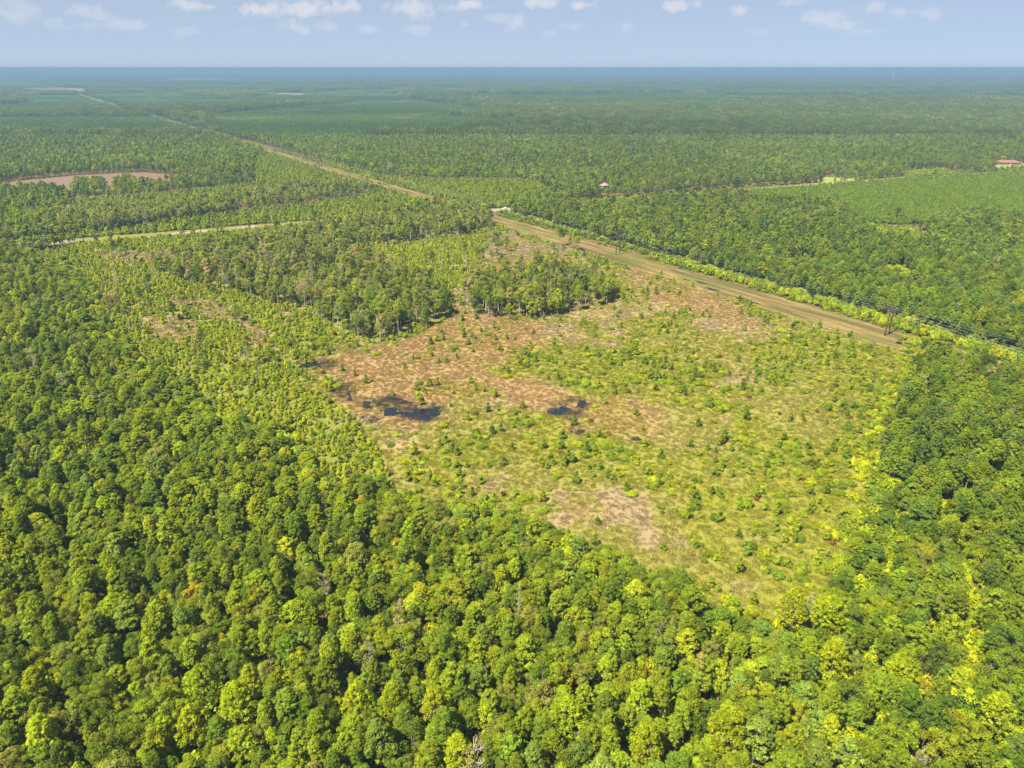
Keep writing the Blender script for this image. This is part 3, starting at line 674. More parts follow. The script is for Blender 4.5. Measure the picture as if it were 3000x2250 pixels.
s, q = sizes(br.sum(), .58, 1.02); t = pick_tint(PAL_BROAD, (.38, .17, .24, .19, .012), br.sum()); t *= (.86 + .28 * reg[br])[:, None]; rt = ((x > 60) & (line_off(x, y) < -12))[br]; t[rt] *= np.array([.86, .92, 1.0]); t[(line_off(x, y) > 12)[br] | (y > 680)[br]] *= np.array([.90, .95, 1.08]); emit('broad', x[br], y[br], s, q * hs[br], t)
s, q = sizes(sl.sum(), .8, 1.2); emit('slender', x[sl], y[sl], s, q, pick_tint(PAL_GROVE, (.34, .2, .2, .1, .18), sl.sum()))
s, q = sizes(ba.sum(), .8, 1.2); emit('bare', x[ba], y[ba], s, q, pick_tint([(.16, .15, .075), (.24, .20, .12), (.13, .15, .05)], (1, .7, 1), ba.sum()))
# scattered trees standing in the regrowth and around the groves
x, y = grid(250, 640, 11); z = zones(x, y); cl = inside(CLEAR, x, y); c2 = inside(CLEAR2, x, y)
m = z['open'] & ~z['g1'] & ~z['g2'] & ~z['corr'] & (z['off'] < -34) & ~z['road'] & ~cl & (rng.random(len(x)) < np.where(c2, .34, .15)); n = m.sum(); k = rng.random(n)
X, Y = x[m], y[m]
for kind, a, b, pal in (('slender', 0, .35, PAL_GROVE), ('broad', .35, .6, PAL_GROVE), ('pine', .6, .85, PAL_PINE[:1] + PAL_PINE[2:]), ('bare', .85, 1.01, [(.18, .17, .09)])):
    j = (k >= a) & (k < b); s = .5 + .45 * rng.random(j.sum()); emit(kind, X[j], Y[j], s, s * 1.1, pick_tint(pal, [1] * len(pal), j.sum()))
for (px, py, kind, s) in ((345, 848, 'bare', 1.15), (395, 812, 'bare', 1.2), (470, 838, 'bare', .8), (560, 830, 'bare', 1.1), (615, 838, 'bare', 1.25), (780, 795, 'bare', 1.3), (845, 880, 'bare', 1.35), (872, 892, 'bare', 1.1), (1115, 1000, 'bare', 1.0), (1295, 800, 'bare', 1.1), (1365, 800, 'bare', 1.1),
                          (2038, 782, 'slender', .95), (1470, 800, 'pine', .95), (1490, 860, 'pine', 1.0), (920, 655, 'pine', .95), (2710, 690, 'pine', 1.0), (2625, 655, 'pine', 1.05), (560, 365, 'broad', 1.2)):
    a, b = P(px, py); pal = {'bare': [(.25, .22, .15)], 'slender': PAL_GROVE[:2], 'pine': PAL_PINE[2:]}.get(kind, PAL_BROAD[2:3])
    emit(kind, np.array([a]), np.array([b]), np.array([s]), np.array([s * 1.05]), pick_tint(pal, [1] * len(pal), 1))
T = {k: np.concatenate(v) for k, v in T.items()}
bigs = np.column_stack([bx, by, rng.random(len(bx)) * 6.283, .82 + .35 * rng.random(len(bx)), .85 + .2 * rng.random(len(bx)), pick_tint([(.150, .195, .014), (.125, .175, .014)], (1, .6), len(bx), .06)])

# regrowth and shrubs
Sx = {k: [] for k in ('sapling', 'shrub', 'withered', 'tuss')}
def emit2(k, x, y, zz, s, sz, tint):
    if len(x): Sx[k].append(np.column_stack([x, y, rng.random(len(x)) * 6.283, s, sz, tint, zz]))
def ground_z(x, y):
    i = np.clip(((x - gx[0]) / DX).round().astype(int), 0, nx - 1); j = np.clip(((y - gy[0]) / DX).round().astype(int), 0, ny - 1)
    ins_ = (x > gx[0]) & (x < gx[-1]) & (y > gy[0]) & (y < gy[-1]); return np.where(ins_, Z[j, i], 0.0)
PAL_SHRUB = [(.175, .215, .016), (.130, .185, .020), (.190, .215, .016), (.095, .145, .026)]
PAL_SAP = [(.155, .205, .024), (.195, .230, .022), (.120, .172, .028)]
x, y = grid(112, 640, 1.75); z = zones(x, y); cm, wm, gm, pm = cover_masks(x, y); op = z['open'] & ~z['strip'] & ~z['road']
zz = ground_z(x, y); op &= zz > -.12
gapn = fbm(x, y, 9, 81); n40 = fbm(x, y, 40, 83)
p_dense = np.where(z['g1'] | z['g2'], .22, .76) * (1 - .84 * pm) * sstep(.28, .45, gapn + .12)
p_clear = .026 + .03 * sstep(.45, .6, n40) + .30 * gm * sstep(.34, .55, gapn) + .012 * (1 - wm); p_clear *= np.where(wm > .4, .55, 1)
p = np.where(cm > .5, p_clear, p_dense); take = op & (rng.random(len(x)) < p)
sapf = np.where(cm > .5, .34 + .3 * wm, .52 + .3 * (fbm(x, y, 35, 85) - .5)); is_s = take & (rng.random(len(x)) < sapf); is_h = take & ~is_s
wi = is_h & (cm > .5) & (rng.random(len(x)) < .02 + .16 * sstep(.5, .6, fbm(x, y, 40, 87)) * (gm < .35)); is_h &= ~wi
s = np.where(cm > .5, .6 + .65 * rng.random(len(x)), .50 + .6 * rng.random(len(x)) ** 1.6); h = s * (.85 + .4 * rng.random(len(x)))
t = pick_tint(PAL_SAP, (.5, .35, .2), len(x)); t[cm > .5] *= np.array([.68, .78, 1.0]); emit2('sapling', x[is_s], y[is_s], zz[is_s], s[is_s], h[is_s], t[is_s])
s = np.where(cm > .5, .55 + 1.15 * rng.random(len(x)) ** 1.7, .55 + .65 * rng.random(len(x))); h = s * np.where(cm > .5, .75, 1.1)
t = pick_tint(PAL_SHRUB, (.40, .45, .02, .18), len(x)) * np.array([.86, .88, 1.0]); t = np.where((cm < .5)[:, None], t * np.array([1.0, 1.0, 1.0]), t)
emit2('shrub', x[is_h], y[is_h], zz[is_h], s[is_h], h[is_h], t[is_h])
n = wi.sum(); s = .5 + .5 * rng.random(n); emit2('withered', x[wi], y[wi], zz[wi], s, s * 1.15, pick_tint([(.085, .050, .026), (.105, .070, .030), (.070, .044, .030)], (1, 1, .6), n))
# pine saplings dotted over the wet meadow edge of the pond, and along its rim
# shrubs beside the mown strip, and regrowth beyond the road
x, y = grid(150, 1250, 2.3); z = zones(x, y)
m = (z['off'] > 9.5) & (z['off'] < 24) & ~z['road'] & ~z['open'] & (rng.random(len(x)) < .9 * sstep(.3, .5, fbm(x, y, 14, 141))) & (y < 1200); n = m.sum(); s = .5 + 1.1 * rng.random(n) ** 1.5
emit2('shrub', x[m], y[m], np.zeros(n), s, s * .95, pick_tint(PAL_SHRUB, (.3, .45, .02, .3), n) * np.array([.70, .76, 1.0]))
m = (z['off'] > -22) & (z['off'] < -14.5) & ~z['road'] & ~z['open'] & (rng.random(len(x)) < .7) & (y > 600); n = m.sum(); s = .7 + .8 * rng.random(n)
emit2('shrub', x[m], y[m], np.zeros(n), s, s, pick_tint(PAL_SHRUB, (.4, .5, .06, .1), n))
m = (z['north'] | z['east']) & ~z['strip'] & ~z['road'] & ~z['g5'] & ~z['ft'] & (rng.random(len(x)) < .86); n = m.sum(); X, Y = x[m], y[m]; k = rng.random(n) < .5
s = .9 + .9 * rng.random(n); t = pick_tint(PAL_SAP, (.5, .4, .1), n) * np.array([.74, .82, 1.1])
emit2('sapling', X[k], Y[k], np.zeros(k.sum()), s[k], s[k] * 1.1, t[k]); t = pick_tint(PAL_SHRUB, (.4, .5, .05, .1), n) * np.array([.74, .82, 1.1]); emit2('shrub', X[~k], Y[~k], np.zeros((~k).sum()), s[~k], s[~k], t[~k])
m = z['roadside'] & ~z['road'] & ~z['strip'] & ~z['g5'] & ~z['lawn'] & ~z['house'] & (rng.random(len(x)) < .5) & (y < 1000); n = m.sum(); s = .6 + .6 * rng.random(n)
emit2('shrub', x[m], y[m], np.zeros(n), s, s, pick_tint(PAL_SHRUB, (.3, .5, .1, .3), n))
m = z['gap'] & (rng.random(len(x)) < .95); n = m.sum(); s = .9 + 1.1 * rng.random(n); emit2('shrub', x[m], y[m], np.zeros(n), s, s, pick_tint(PAL_SHRUB, (.3, .5, .02, .2), n) * np.array([.72, .78, 1.0]))
# understory in the forest
x, y = grid(62, 480, 2.9); z = zones(x, y); m = ~z['open'] & ~z['strip'] & ~z['road'] & (rng.random(len(x)) < .85); n = m.sum(); s = 1.0 + 1.1 * rng.random(n)
emit2('shrub', x[m], y[m], np.zeros(n), s, s * 1.7, pick_tint(PAL_SHRUB, (.35, .45, .05, .25), n))
x, y = grid(150, 900, 2.6); z = zones(x, y); m = ((z['off'] > 17) & (z['off'] < 32)  ) & ~z['road'] & ~z['young'] & (rng.random(len(x)) < .8); n = m.sum(); s = 1.1 + 1.1 * rng.random(n)
emit2('shrub', x[m], y[m], np.zeros(n), s, s * 1.35, pick_tint(PAL_SHRUB, (.25, .5, .02, .3), n) * np.array([.80, .84, 1.0]))
x, y = grid(120, 340, 2.0); dq = dist_path(DITCH, x, y); m = (dq > 1.0) & (dq < 9) & (rng.random(len(x)) < .62 - .05 * dq); n = m.sum(); s = .8 + .8 * rng.random(n)
emit2('shrub', x[m], y[m], np.zeros(n), s, s * 1.2, pick_tint(PAL_SHRUB, (.4, .45, .03, .2), n))
# the young plantation, in rows
x, y = grid(600, 1060, 3.1, xr=(140, 980), jit=.55); z = zones(x, y); m = z['young'] & (dist_path(ROAD, x, y) > 25) & (rng.random(len(x)) < .95) & (np.abs(x) < .82 * y + 60); n = m.sum(); s = 1.5 + .5 * rng.random(n)
YP = np.column_stack([x[m], y[m], rng.random(n) * 6.283, s * .95, s * 1.15, pick_tint([(.088, .146, .024), (.106, .162, .022)], (1, .8), n, .1), np.zeros(n)])
# grass tussocks of the open ground
x, y = grid(112, 600, 1.1); z = zones(x, y); cm, wm, gm, pm = cover_masks(x, y); zz = ground_z(x, y)
m = z['open'] & ~z['strip'] & (rng.random(len(x)) < .62) & ((cm > .3) | (pm > .3)) & (zz > -.16); n = m.sum(); X, Y = x[m], y[m]
i = np.clip(((X - gx[0]) / DX).round().astype(int), 0, nx - 1); j = np.clip(((Y - gy[0]) / DX).round().astype(int), 0, ny - 1)
t = cov[j, i] * (1.35 + .45 * rng.random((n, 1))); s = .7 + .8 * rng.random(n); emit2('tuss', X, Y, zz[m], s, s * (.6 + .6 * rng.random(n)), t)
Sx = {k: np.concatenate(v) for k, v in Sx.items()}

# ------------------------------------------------------------------ which plants show largest: those become things of their own
def visible_share(rows):
    """rough front-to-back visibility of crowns; rows: kind, index, x, y, zc, r, h"""
    G = 6; W_, H_ = 3000 // G, 2250 // G; buf = np.zeros((H_, W_), bool); res = {}
    order = np.argsort([r[3] for r in rows])
    for o in order:
        k, i, x, y, zc, r, h = rows[o]
        px, py, d = to_px(x, y, zc)
        rx = r * FPX / d * .85; ry = max(rx * .8, h * .5 * FPX / d * .8)
        if not (0 < px < 3000 and 0 < py < 2250): 
            vis_ok = False
        else: vis_ok = True
        x0, x1 = int(max(0, (px - rx) / G)), int(min(W_, (px + rx) / G + 1)); y0, y1 = int(max(0, (py - ry) / G)), int(min(H_, (py + ry) / G + 1))
        if x1 <= x0 or y1 <= y0: continue
        yy, xx = np.ogrid[y0:y1, x0:x1]; e = ((xx * G + 3 - px) / rx) ** 2 + ((yy * G + 3 - py) / ry) ** 2 <= 1
        sub = buf[y0:y1, x0:x1]; tot = e.sum()
        if tot == 0: continue
        free = (e & ~sub).sum(); sub |= e
        if vis_ok: res[(k, i)] = (free * G * G, free / tot, px, py)
    return res
rows = []
for k, rad, hh in (('pine', 2.8, 6.5), ('broad', 2.9, 8), ('slender', 1.7, 9), ('bare', 1.7, 7)):
    A = T[k]; lim = A[:, 1] < (430 if k in ('pine', 'broad') else 760)
    top = {'pine': 12.5, 'broad': 12, 'slender': 15.5, 'bare': 11}[k]
    for i in np.nonzero(lim)[0]: rows.append((k, i, A[i, 0], A[i, 1], (top - hh * .5) * A[i, 4], rad * A[i, 3], hh * A[i, 4]))
for i in range(len(bigs)): rows.append(('big', i, bigs[i, 0], bigs[i, 1], 11, 3.8, 9))
for k, rad, hh in (('sapling', .9, 3), ('shrub', 1.15, 1.3), ('withered', 1.1, 1.3)):
    A = Sx[k]; op = inside(OPEN, A[:, 0], A[:, 1]) & (A[:, 1] < 420)
    for i in np.nonzero(op)[0]: rows.append((k, i, A[i, 0], A[i, 1], hh * .5 * A[i, 4], rad * A[i, 3], hh * A[i, 4]))
VIS = visible_share(rows)

ONES = 'zero one two three four five six seven eight nine ten eleven twelve thirteen fourteen fifteen sixteen seventeen eighteen nineteen'.split()
TENS = 'x x twenty thirty forty fifty sixty seventy eighty ninety'.split()
def word(n): return ONES[n] if n < 20 else (TENS[n // 10] + ('-' + ONES[n % 10] if n % 10 else '') if n < 100 else 'hundred')
def colour_word(t, kind):
    r, g, b = t
    if r > g * 1.15: return 'rust-brown' if g < .075 else 'yellow-brown'
    if r > g * .98: return 'yellowish'
    if b > .3 * g: return 'grey-green'
    if r > .76 * g and g > .14: return 'yellow-green'
    if g < .115: return 'dark-green'
    return 'mid-green' if g < .16 else 'bright-green'
def zone_words(x, y, kind):
    if inside(GROVE2, x, y): return 'in the pale-trunked grove'
    if inside(GROVE1, x, y): return 'in the tall grove'
    if inside(OPEN, x, y):
        if inside(CLEAR, x, y):
            if min(np.hypot(x - a, y - b) for a, b in PONDS[0]) < 9: return 'beside the pond'
            return 'in the clearing'
        return 'in the regrowth'
    if x > 100 and y < 420: return 'in the pine stand'
    if np.min(np.hypot(OPEN[:40, 0] - x, OPEN[:40, 1] - y)) < 9: return 'at the forest edge'
    return 'in the near forest'
USED = set()
def make_label(noun, t, kind, adjs, x, y, px, py):
    fx, fy = round(px / 30), round(py / 22.5)
    for adj in adjs:
        for dx, dy in ((0, 0),):
            s = ' '.join(w for w in (adj, colour_word(t, kind), noun) if w) + f' {zone_words(x, y, kind)}, {word(fx + dx)} percent across, {word(fy + dy)} percent down the photo'
            if s not in USED: USED.add(s); return s
    return None
FIRST = {}
def plant(name, proto_key, meshes, loc, turn, s, sz, tint, label, cat, group, parts=True):
    """one plant as a thing: the first of each form is built, the others are copies of it and of its parts"""
    key = (name, proto_key); cr, tr = meshes[:2]
    if parts:
        if key not in FIRST:
            r = bpy.data.objects.new(name, None); COL.objects.link(r); r.empty_display_size = .5
            c = add('crown', cr, r); t = add('trunk', tr, r); FIRST[key] = (r, [c, t])
        else:
            r0, ch = FIRST[key]; r = r0.copy(); COL.objects.link(r); c = None
            for q in ch:
                k = q.copy(); COL.objects.link(k); k.parent = r
                if c is None: c = k
    else:
        if key not in FIRST: r = add(name, meshes[2]); FIRST[key] = r
        else: r = FIRST[key].copy(); COL.objects.link(r)
        c = r
    r.location = loc; r.rotation_euler = (0, 0, turn); r.scale = (s, s, sz)
    c['own_tint'] = [float(v) for v in tint]
    tag(r, label, cat, group); return r
SAP_J = [join_mesh('sapling', *m) for m in SAPS]; SHR_J = [join_mesh('shrub', *m) for m in SHRUBS]
SOLO = {k: set() for k in ('pine', 'broad', 'slender', 'bare', 'sapling', 'shrub', 'withered', 'big')}
def best(k, lim, minvis=.35):
    c = [(v[0], i, v[2], v[3]) for (kk, i), v in VIS.items() if kk == k and v[1] > minvis]; c.sort(reverse=True); return c[:int(lim * 1.25)]
for i, r in enumerate(bigs):
    px, py, d = to_px(r[0], r[1], 12)
    lb = make_label('pine', r[5:8], 'pine', ('huge', 'huge spreading', 'broad'), r[0], r[1], px, py)
    if lb: plant('pine_tree', ('big', i % 3), BIGPINES[i % 3], (r[0], r[1], 0), r[2], r[3], r[4], r[5:8], lb, 'tree', 'pines of the near forest')
for k, name, noun, protos, group, limit in (('pine', 'pine_tree', 'pine', PINES, 'pines of the near forest', 300 - len(bigs)), ('broad', 'broadleaf_tree', 'broadleaf tree', BROADS, 'broadleaf trees among the pines', 300),
                                            ('slender', 'slender_tree', 'slender tree', SLENDER, 'slender pale-trunked trees of the groves', 240), ('bare', 'bare_tree', 'bare-branched tree', BARES, 'half-bare trees', 60)):
    got = 0
    for a, i, px, py in best(k, limit):
        if got >= limit: break
        r = T[k][i]; adj = ('tall', 'lofty') if r[4] > 1.05 else ('small', 'short') if r[4] < .85 else ('', 'rounded', 'middle-sized')
        lb = make_label(noun, r[5:8], k, adj, r[0], r[1], px, py)
        if lb is None: continue
        j = i % len(protos); plant(name, (k, j), protos[j], (r[0], r[1], 0), r[2], r[3], r[4], r[5:8], lb, 'tree', group); SOLO[k].add(i); got += 1
for k, name, noun, protos, group, limit, cat in (('sapling', 'pine_sapling', 'young pine', [(*m, j) for m, j in zip(SAPS, SAP_J)], 'young pines of the cutover', 290, 'young tree'), ('shrub', 'shrub', 'shrub', [(*m, j) for m, j in zip(SHRUBS, SHR_J)], 'shrubs of the clearing', 290, 'shrub'),
                                                 ('withered', 'withered_shrub', 'withered shrub', [(*m, j) for m, j in zip(SHRUBS, SHR_J)], 'withered shrubs of the clearing', 120, 'shrub')):
    got = 0
    for a, i, px, py in best(k, limit):
        if got >= limit: break
        r = Sx[k][i]; adj = ('large', 'broad') if r[3] > 1.0 else ('small', 'low') if r[3] < .7 else ('', 'bushy')
        lb = make_label(noun, r[5:8], k, adj, r[0], r[1], px, py)
        if lb is None: continue
        j = i % len(protos); plant(name, (k, j), protos[j], (r[0], r[1], r[8]), r[2], r[3], r[4], r[5:8], lb, cat, group, parts=False); SOLO[k].add(i); got += 1

def mass_rows(name, protos, A, label, zcol=None):
    if len(A) == 0: return
    zz = A[:, 8] if zcol else np.zeros(len(A))
    mass(name, protos, np.column_stack([A[:, 0], A[:, 1], zz]), A[:, 2], np.column_stack([A[:, 3], A[:, 3], A[:, 4]]), A[:, 5:8], label)
J = lambda lst: [join_mesh('tree', *m) for m in lst]
def drop(A, idx): m = np.ones(len(A), bool); m[list(idx)] = False; return A[m]
LODY = 470
for k, hi, lo, nm, lab in (('pine', PINES, PINES_L, 'pine_forest', 'green canopy of the pines of the forest'), ('broad', BROADS, BROADS_L, 'broadleaf_forest', 'green canopy of broadleaf trees of the forest'),
                           ('slender', SLENDER, SLENDER_L, 'grove_foliage', 'crowns of the slender grove trees'), ('bare', BARES, BARES[:2], 'bare_woods', 'half-bare grey trees among the groves')):
    A = drop(T[k], SOLO[k]); a = A[A[:, 1] < LODY]; b = A[A[:, 1] >= LODY]
    mass_rows(nm, J(hi), a, lab); mass_rows('distant_' + nm, J(lo), b, lab + ' beyond the clearing')
A = drop(Sx['sapling'], SOLO['sapling']); mass_rows('sapling_thicket', SAP_J, A[A[:, 1] < 420], 'dense bright green young trees of the regrowth', True); mass_rows('distant_sapling_thicket', J(SAPS_L), A[A[:, 1] >= 420], 'bright green regrowth beyond the road', True)
A = drop(Sx['shrub'], SOLO['shrub']); mass_rows('shrub_undergrowth', SHR_J, A[A[:, 1] < 420], 'low yellow-green shrubs over the cutover ground', True); mass_rows('distant_shrub_undergrowth', J(SHRUBS_L), A[A[:, 1] >= 420], 'low green shrubs beside the mown strip and road', True)
mass_rows('withered_undergrowth', SHR_J, drop(Sx['withered'], SOLO['withered']), 'small rust-brown withered shrubs in the clearing', True)
mass_rows('young_pine_foliage', J(SAPS_L), YP, 'even rows of young pines in a plantation', True)
mass_rows('tussock_grass', TUSS, Sx['tuss'], 'dry tan and green grass tussocks of the clearing', True)

# ------------------------------------------------------------------ the far forest: patches of canopy
def in_any(lst, x, y): return np.any([inside(g, x, y) for g in lst], 0)
STANDS = [poly(p) for p in ([(470, 318), (480, 330), (633, 341), (791, 325), (1000, 312), (1018, 300), (850, 304), (600, 312)], [(0, 345), (330, 352), (520, 352), (640, 372), (560, 330), (330, 325), (0, 330)], [(640, 296), (1110, 258), (1700, 262), (1650, 250), (1000, 252), (500, 260), (560, 285)],
          [(1180, 282), (1260, 300), (1560, 335), (1900, 352), (1950, 345), (1600, 310), (1400, 290), (1260, 280)])]
def far_patches(y0, y1, size, protos_p, protos_m, tag_):
    x, y = grid(y0, y1, size * .97, jit=.25); off = line_off(x, y)
    ok = ~((off > -15 - size * .35) & (off < 12 + size * .30)) & ~in_any(FAR_OPEN, x, y) & ~inside(FIELD, x, y)
    for tr in (track1, track2): ok &= dist_path(np.array(tr), x, y) > size * .45
    x, y = x[ok], y[ok]; n = len(x)
    wob = (fbm(x, y, 300, 91) - .5) * 260
    mixed = inside(MIXED_TOP, x, y) | in_any(STANDS, x + wob * .1, y + wob * .2)
    st = vnoise(x * .45 + wob, y + wob, 620, 93); st2 = vnoise(x * .4 - wob, y, 420, 95)
    mixed |= (st > .62) | ((x > .27 * y) & (y > 1300) & (st2 > .28)); 
    tall = np.where(mixed, .9 + .35 * st2, .55 + .5 * (st2 > .5) * (.6 + .4 * st))
    t = np.where(mixed[:, None], pick_tint([(.052, .078, .017), (.070, .095, .018), (.040, .064, .016)], (1, .6, .8), n, .1), pick_tint([(.038, .074, .020), (.044, .082, .020)], (1, 1), n, .04))
    yl = fbm(x, y, 120, 97); t = np.where(((yl > .70) & ~mixed)[:, None], np.array([.15, .165, .04]), t)
    t = t * (.70 + .6 * vnoise(x * .3, y, 260, 99))[:, None]
    rot = (rng.integers(0, 4, n) * (math.pi / 2))
    for m, pr, nm, lb in ((mixed, protos_m, 'far_mixed_forest_' + tag_, 'hazy mixed forest towards the horizon'), (~mixed, protos_p, 'far_plantation_forest_' + tag_, 'hazy even plantation forest towards the horizon')):
        if m.sum(): mass(nm, pr, np.column_stack([x[m], y[m], np.zeros(m.sum())]), rot[m], np.column_stack([np.ones(m.sum()), np.ones(m.sum()), tall[m]]), t[m], lb)
far_patches(1372, 2700, 21, [canopy_patch(800 + i, 21, 3.5, 8.5, .07, 2.0, 10, .95) for i in range(3)], [canopy_patch(810 + i, 21, 5.0, 12.5, .17, 2.9, 20, 1.0) for i in range(4)], 'mid')
far_patches(2690, 15000, 62, [canopy_patch(820 + i, 62, 4.6, 9.5, .08, 2.7, 6, 1.7) for i in range(3)], [canopy_patch(830 + i, 62, 6.5, 13.5, .2, 3.9, 8, 2.1) for i in range(4)], 'deep')

# ------------------------------------------------------------------ power line
def h_frame(loc):
    r = bpy.data.objects.new('power_pole', None); COL.objects.link(r)
    ang = math.atan2(LN[1], LN[0])
    for sx in (-1.75, 1.75):
        add('pole', MB().add(tube([(sx, 0, -1), (sx, 0, 7), (sx, 0, 15)], [.27, .23, .18], 8)).mesh('pole', [M['pole_wood']], True), r)
    add('crossarm', MB().add(box(-4.0, .20, 13.7, 4.0, .40, 14.05)).add(box(-4.0, -.40, 13.7, 4.0, -.20, 14.05)).mesh('crossarm', [M['pole_wood']]), r)
    for a in (1, -1):
        add('cross_brace', MB().add(tube([(-1.75 * a, .16 * a, 11.6), (1.75 * a, .16 * a, 7.2)], [.10, .10], 5)).mesh('cross_brace', [M['pole_wood']]), r)
    for x in (-3.7, 0, 3.7):
        mb = MB()
        for i in range(7): mb.add(tube([(x, 0, 13.6 - i * .15), (x, 0, 13.52 - i * .15)], [.05, .13], 8))
        mb.add(tube([(x, 0, 13.7), (x, 0, 12.4)], [.02, .02], 4)); add('insulator', mb.mesh('insulator', [M['porcelain']], True), r)
    for sx in (-1.75, 1.75): add('pole_cap', MB().add(tube([(sx, 0, 15.0), (sx, 0, 15.35)], [.05, .03], 5)).mesh('pole_cap', [M['metal']]), r)
    r.location = loc; r.rotation_euler = (0, 0, ang); return r
frames = []
WHERE = ['twin wooden pole standing at the end of the mown strip, closest to the dark pines', 'twin wooden pole standing alone midway along the mown strip beside the puddles', 'twin wooden pole rising behind the grove where the road crosses the strip',
         'twin wooden pole on the mown strip just beyond the road regrowth', 'twin wooden pole beside the narrow mown strip at the edge of the far forest', 'faint twin wooden pole, the most distant one along the mown strip']
for k in range(6):
    c = lp + LD * 196.9 * k
    if k == 0: f0 = h_frame((c[0], c[1], .1)); f = f0
    else:
        f = f0.copy(); COL.objects.link(f); f.location = (c[0], c[1], .1)
        for q in f0.children:
            g = q.copy(); COL.objects.link(g); g.parent = f
    tag(f, WHERE[k], 'power pole', 'twin poles of the power line'); frames.append(c)
def wire(offset, z0, sag, rad, label):
    pts = []
    for k in range(-1, 6):
        a = lp + LD * 196.9 * k; b = lp + LD * 196.9 * (k + 1)
        if k == 5: break
        for i in range(16):
            t = i / 16; c = a + (b - a) * t + LN * offset; pts.append((c[0], c[1], z0 + .1 - 4 * sag * t * (1 - t)))
    c = lp + LD * 196.9 * 5 + LN * offset; pts.append((c[0], c[1], z0 + .1))
    w = add('power_line_wire', MB().add(tube(pts, [rad] * len(pts), 5)).mesh('power_line_wire', [M['metal']], True)); tag(w, label, 'wire', 'wires of the power line')
wire(-3.7, 12.4, 3.2, .022, 'sagging wire on the crossarm end above the clearing side'); wire(0, 12.4, 3.2, .022, 'sagging wire hung between the two pole shafts'); wire(3.7, 12.4, 3.2, .022, 'sagging wire on the crossarm end above the forest side')
wire(-1.75, 15.35, 2.2, .015, 'thin top wire on the pole shaft nearer the clearing'); wire(1.75, 15.35, 2.2, .015, 'thin top wire on the pole shaft nearer the forest')

# utility pole by the road at the far left
a, b = P(226, 766); r = bpy.data.objects.new('utility_pole', None); COL.objects.link(r); r.location = (a, b, 0)
add('pole', MB().add(tube([(0, 0, -1), (0, 0, 7), (0, 0, 15.5)], [.2, .17, .13], 8)).mesh('pole', [M['pole_wood']], True), r)
add('crossarm', MB().add(box(-1.2, -.16, 14.5, 1.2, -.02, 14.66)).mesh('crossarm', [M['pole_wood']]), r)
for x in (-1.0, 0, 1.0): add('insulator', MB().add(tube([(x, -.09, 14.66), (x, -.09, 14.9)], [.07, .04], 6)).mesh('insulator', [M['porcelain']]), r)
tag(r, 'single dark wooden pole standing in regrowth just below the pale road', 'utility pole')

# ------------------------------------------------------------------ houses and vehicles
def hip_roof(L, W, z0, z1, over, ridge):
    a, b = L / 2 + over, W / 2 + over; c = ridge / 2
    V = [(-a, -b, z0), (a, -b, z0), (a, b, z0), (-a, b, z0), (-c, 0, z1), (c, 0, z1), (-a, -b, z0 - .2), (a, -b, z0 - .2), (a, b, z0 - .2), (-a, b, z0 - .2)]
    return V, [(0, 1, 5, 4), (2, 3, 4, 5), (1, 2, 5), (3, 0, 4), (6, 7, 1, 0), (7, 8, 2, 1), (8, 9, 3, 2), (9, 6, 0, 3), (9, 8, 7, 6)]
def house(name, loc, rot, L, W, hw, rise, wall, roof, ridge, label, nwin=5, chimney=False):
    r = bpy.data.objects.new(name, None); COL.objects.link(r)
    add('wall', MB().add(box(-L / 2, -W / 2, -.3, L / 2, W / 2, hw)).mesh('wall', [M[wall]]), r)
    rf = add('roof', MB().add(hip_roof(L, W, hw + .21, hw + rise, .6, ridge)).mesh('roof', [M[roof]]), r)
    if chimney: add('chimney', MB().add(box(-L * .1, .5, hw + rise * .5, -L * .1 + .9, 1.4, hw + rise + .9)).mesh('chimney', [M['brick']]), rf)
    for i in range(nwin):
        x = -L / 2 + L * (i + .5) / nwin
        if i == nwin // 2:
            add('door', MB().add(box(x - .5, -W / 2 - .05, 0, x + .5, -W / 2 + .05, 2.1)).mesh('door', [M['trim']]), r); continue
        f = add('window', MB().add(box(x - .8, -W / 2 - .06, .9, x + .8, -W / 2 + .04, 2.2)).mesh('window', [M['trim']]), r)
        add('pane', MB().add(box(x - .68, -W / 2 - .08, 1.02, x + .68, -W / 2 - .061, 2.08)).mesh('pane', [M['dark_glass']]), f)
    r.location = loc; r.rotation_euler = (0, 0, rot); tag(r, label, 'house', None); return r
house('ranch_house', (671, 1002, 0), math.radians(-6), 31, 11, 2.9, 3.1, 'brick', 'roof_red', 19, 'long low house with a reddish shingle roof behind a green lawn', 8, True)
house('cottage', (101, 796, 0), math.radians(35), 7.5, 6.5, 2.8, 2.9, 'trim_wall', 'roof_tan', .4, 'small pale cottage with a tan peaked roof among tall trees', 3)
a, b = P(2873, 479); house('shed', (a, b, 0), math.radians(-4), 8, 5, 2.4, 1.4, 'roof_grey', 'roof_grey', 7.9, 'grey shed half hidden under trees beside the long house', 2)
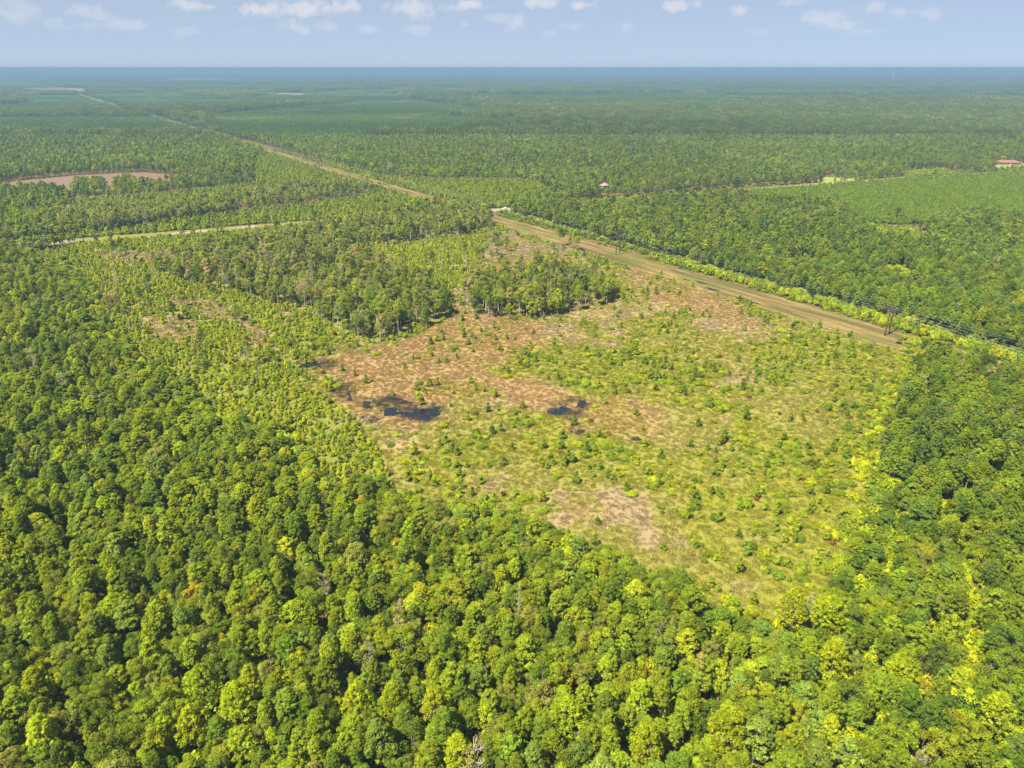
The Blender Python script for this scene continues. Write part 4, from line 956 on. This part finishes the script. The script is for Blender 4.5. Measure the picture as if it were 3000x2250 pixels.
def car(loc, rot, label, tall=1.5, length=4.8):
    r = bpy.data.objects.new('parked_car', None); COL.objects.link(r); L = length / 2; w = .92
    prof = [(-L, .45), (-L, .95), (-L * .62, 1.02), (-L * .35, tall), (L * .55, tall), (L * .93, 1.05), (L, .9), (L, .45)]
    V = [(x, -w, z) for x, z in prof] + [(x, w, z) for x, z in prof]; n = len(prof)
    add('body', mesh_from('body', V, [tuple(range(n)), tuple(range(2 * n - 1, n - 1, -1))] + [(i, i + n, (i + 1) % n + n, (i + 1) % n) for i in range(n)], [M['white_paint']]), r)
    for s in (-1, 1): add('side_window', MB().add(box(-L * .42, s * (w + .005) - .004, 1.08, L * .66, s * (w + .005) + .004, tall - .12)).mesh('side_window', [M['dark_glass']]), r)
    mb = MB(); mb.add(([(-L * .60, -w * .85, 1.06), (-L * .60, w * .85, 1.06), (-L * .39, w * .85, tall - .08), (-L * .39, -w * .85, tall - .08)], [(0, 1, 2, 3)])); o = add('windscreen', mb.mesh('windscreen', [M['dark_glass']]), r); o.location = (-.015, 0, .015)
    for x in (-L * .62, L * .6):
        for s in (-1, 1): add('wheel', MB().add(tube([(x, s * (w - .12), .33), (x, s * (w + .02), .33)], [.33, .33], 12)).mesh('wheel', [M['rubber']], True), r)
    r.location = loc; r.rotation_euler = (0, 0, rot); tag(r, label, 'car'); return r
ra = math.atan2(82, 184)
car((-6.5, 667.8, .2), ra, 'white car on the road at the top end of the mown strip', 1.5, 4.6)
car((2.6, 669.4, .2), ra + math.pi, 'white van on the road under the dark trees past the strip', 2.1, 5.4)
a, b = P(14, 711); car((a, b, .2), math.atan2(96, 204), 'small white car on the pale road, barely showing at the far left')

# water tower near the horizon
r = bpy.data.objects.new('water_tower', None); COL.objects.link(r); r.location = (4430, 9000, 0)
add('column', MB().add(tube([(0, 0, -1), (0, 0, 6), (0, 0, 40), (0, 0, 46)], [5, 2.4, 2.2, 4.0], 14)).mesh('column', [M['white_paint']], True), r)
k = 10; pts = [(0, 0, 44 + 18 * i / k) for i in range(k + 1)]; rad = [max(.3, 10.5 * math.sin(math.pi * (i + .35) / (k + .7)) ** .8) for i in range(k + 1)]
add('tank', MB().add(tube(pts, rad, 18)).mesh('tank', [M['white_paint']], True), r); tag(r, 'tiny white water tower standing out of the forest near the horizon', 'water tower')

# birds above the horizon
def bird(px, py, dist, span, roll, label):
    u = (px - 1500) / FPX; v = (1125 - py) / FPX; d = Vector((u, C_ + v * S_, -S_ + v * C_)).normalized() * dist
    s = span / 2
    V = [(.32 * s, 0, 0), (.1 * s, -.08 * s, .03 * s), (.1 * s, .08 * s, .03 * s), (-.35 * s, -.06 * s, 0), (-.35 * s, .06 * s, 0), (-.62 * s, -.14 * s, 0), (-.62 * s, .14 * s, 0), (0, 0, -.09 * s),
         (.12 * s, -.5 * s, .16 * s), (-.16 * s, -.5 * s, .16 * s), (-.08 * s, -s, .22 * s), (.12 * s, .5 * s, .16 * s), (-.16 * s, .5 * s, .16 * s), (-.08 * s, s, .22 * s), (-.2 * s, -.08 * s, .03 * s), (-.2 * s, .08 * s, .03 * s)]
    Fc = [(0, 1, 2), (1, 14, 15, 2), (14, 3, 4, 15), (3, 5, 6, 4), (0, 7, 1), (0, 2, 7), (7, 3, 14, 1), (7, 2, 15, 4), (7, 4, 3), (1, 8, 9, 14), (8, 10, 9), (2, 15, 12, 11), (11, 12, 13)]
    o = add('flying_bird', mesh_from('flying_bird', V, Fc, [M['bird']])); o.location = Vector((0, 0, CAM_H)) + d; o.rotation_euler = (roll, .1, .9); tag(o, label, 'bird')
bird(1525, 144, 260, 1.0, .6, 'tiny dark bird gliding in the pale sky just above the horizon'); bird(1776, 38, 420, 1.2, .1, 'faint small bird flying high among the clouds')

# ------------------------------------------------------------------ haze
m, nt = new_mat('haze'); pv = nd(nt, 'ShaderNodeVolumePrincipled', {'Color': (*HAZE_COLOR, 1), 'Density': HAZE_DENSITY, 'Anisotropy': 0.0}); out(nt, None, pv.outputs[0])
me = mesh_from('haze', *box(-61000, -61000, -2.0, 61000, 61000, 123.0), [m]); add('haze', me, kind='stuff')['label'] = 'thin blue summer haze over the land'
print('plants', {k: len(v) for k, v in T.items()}, {k: len(v) for k, v in Sx.items()}, len(YP), {k: len(v) for k, v in SOLO.items()})
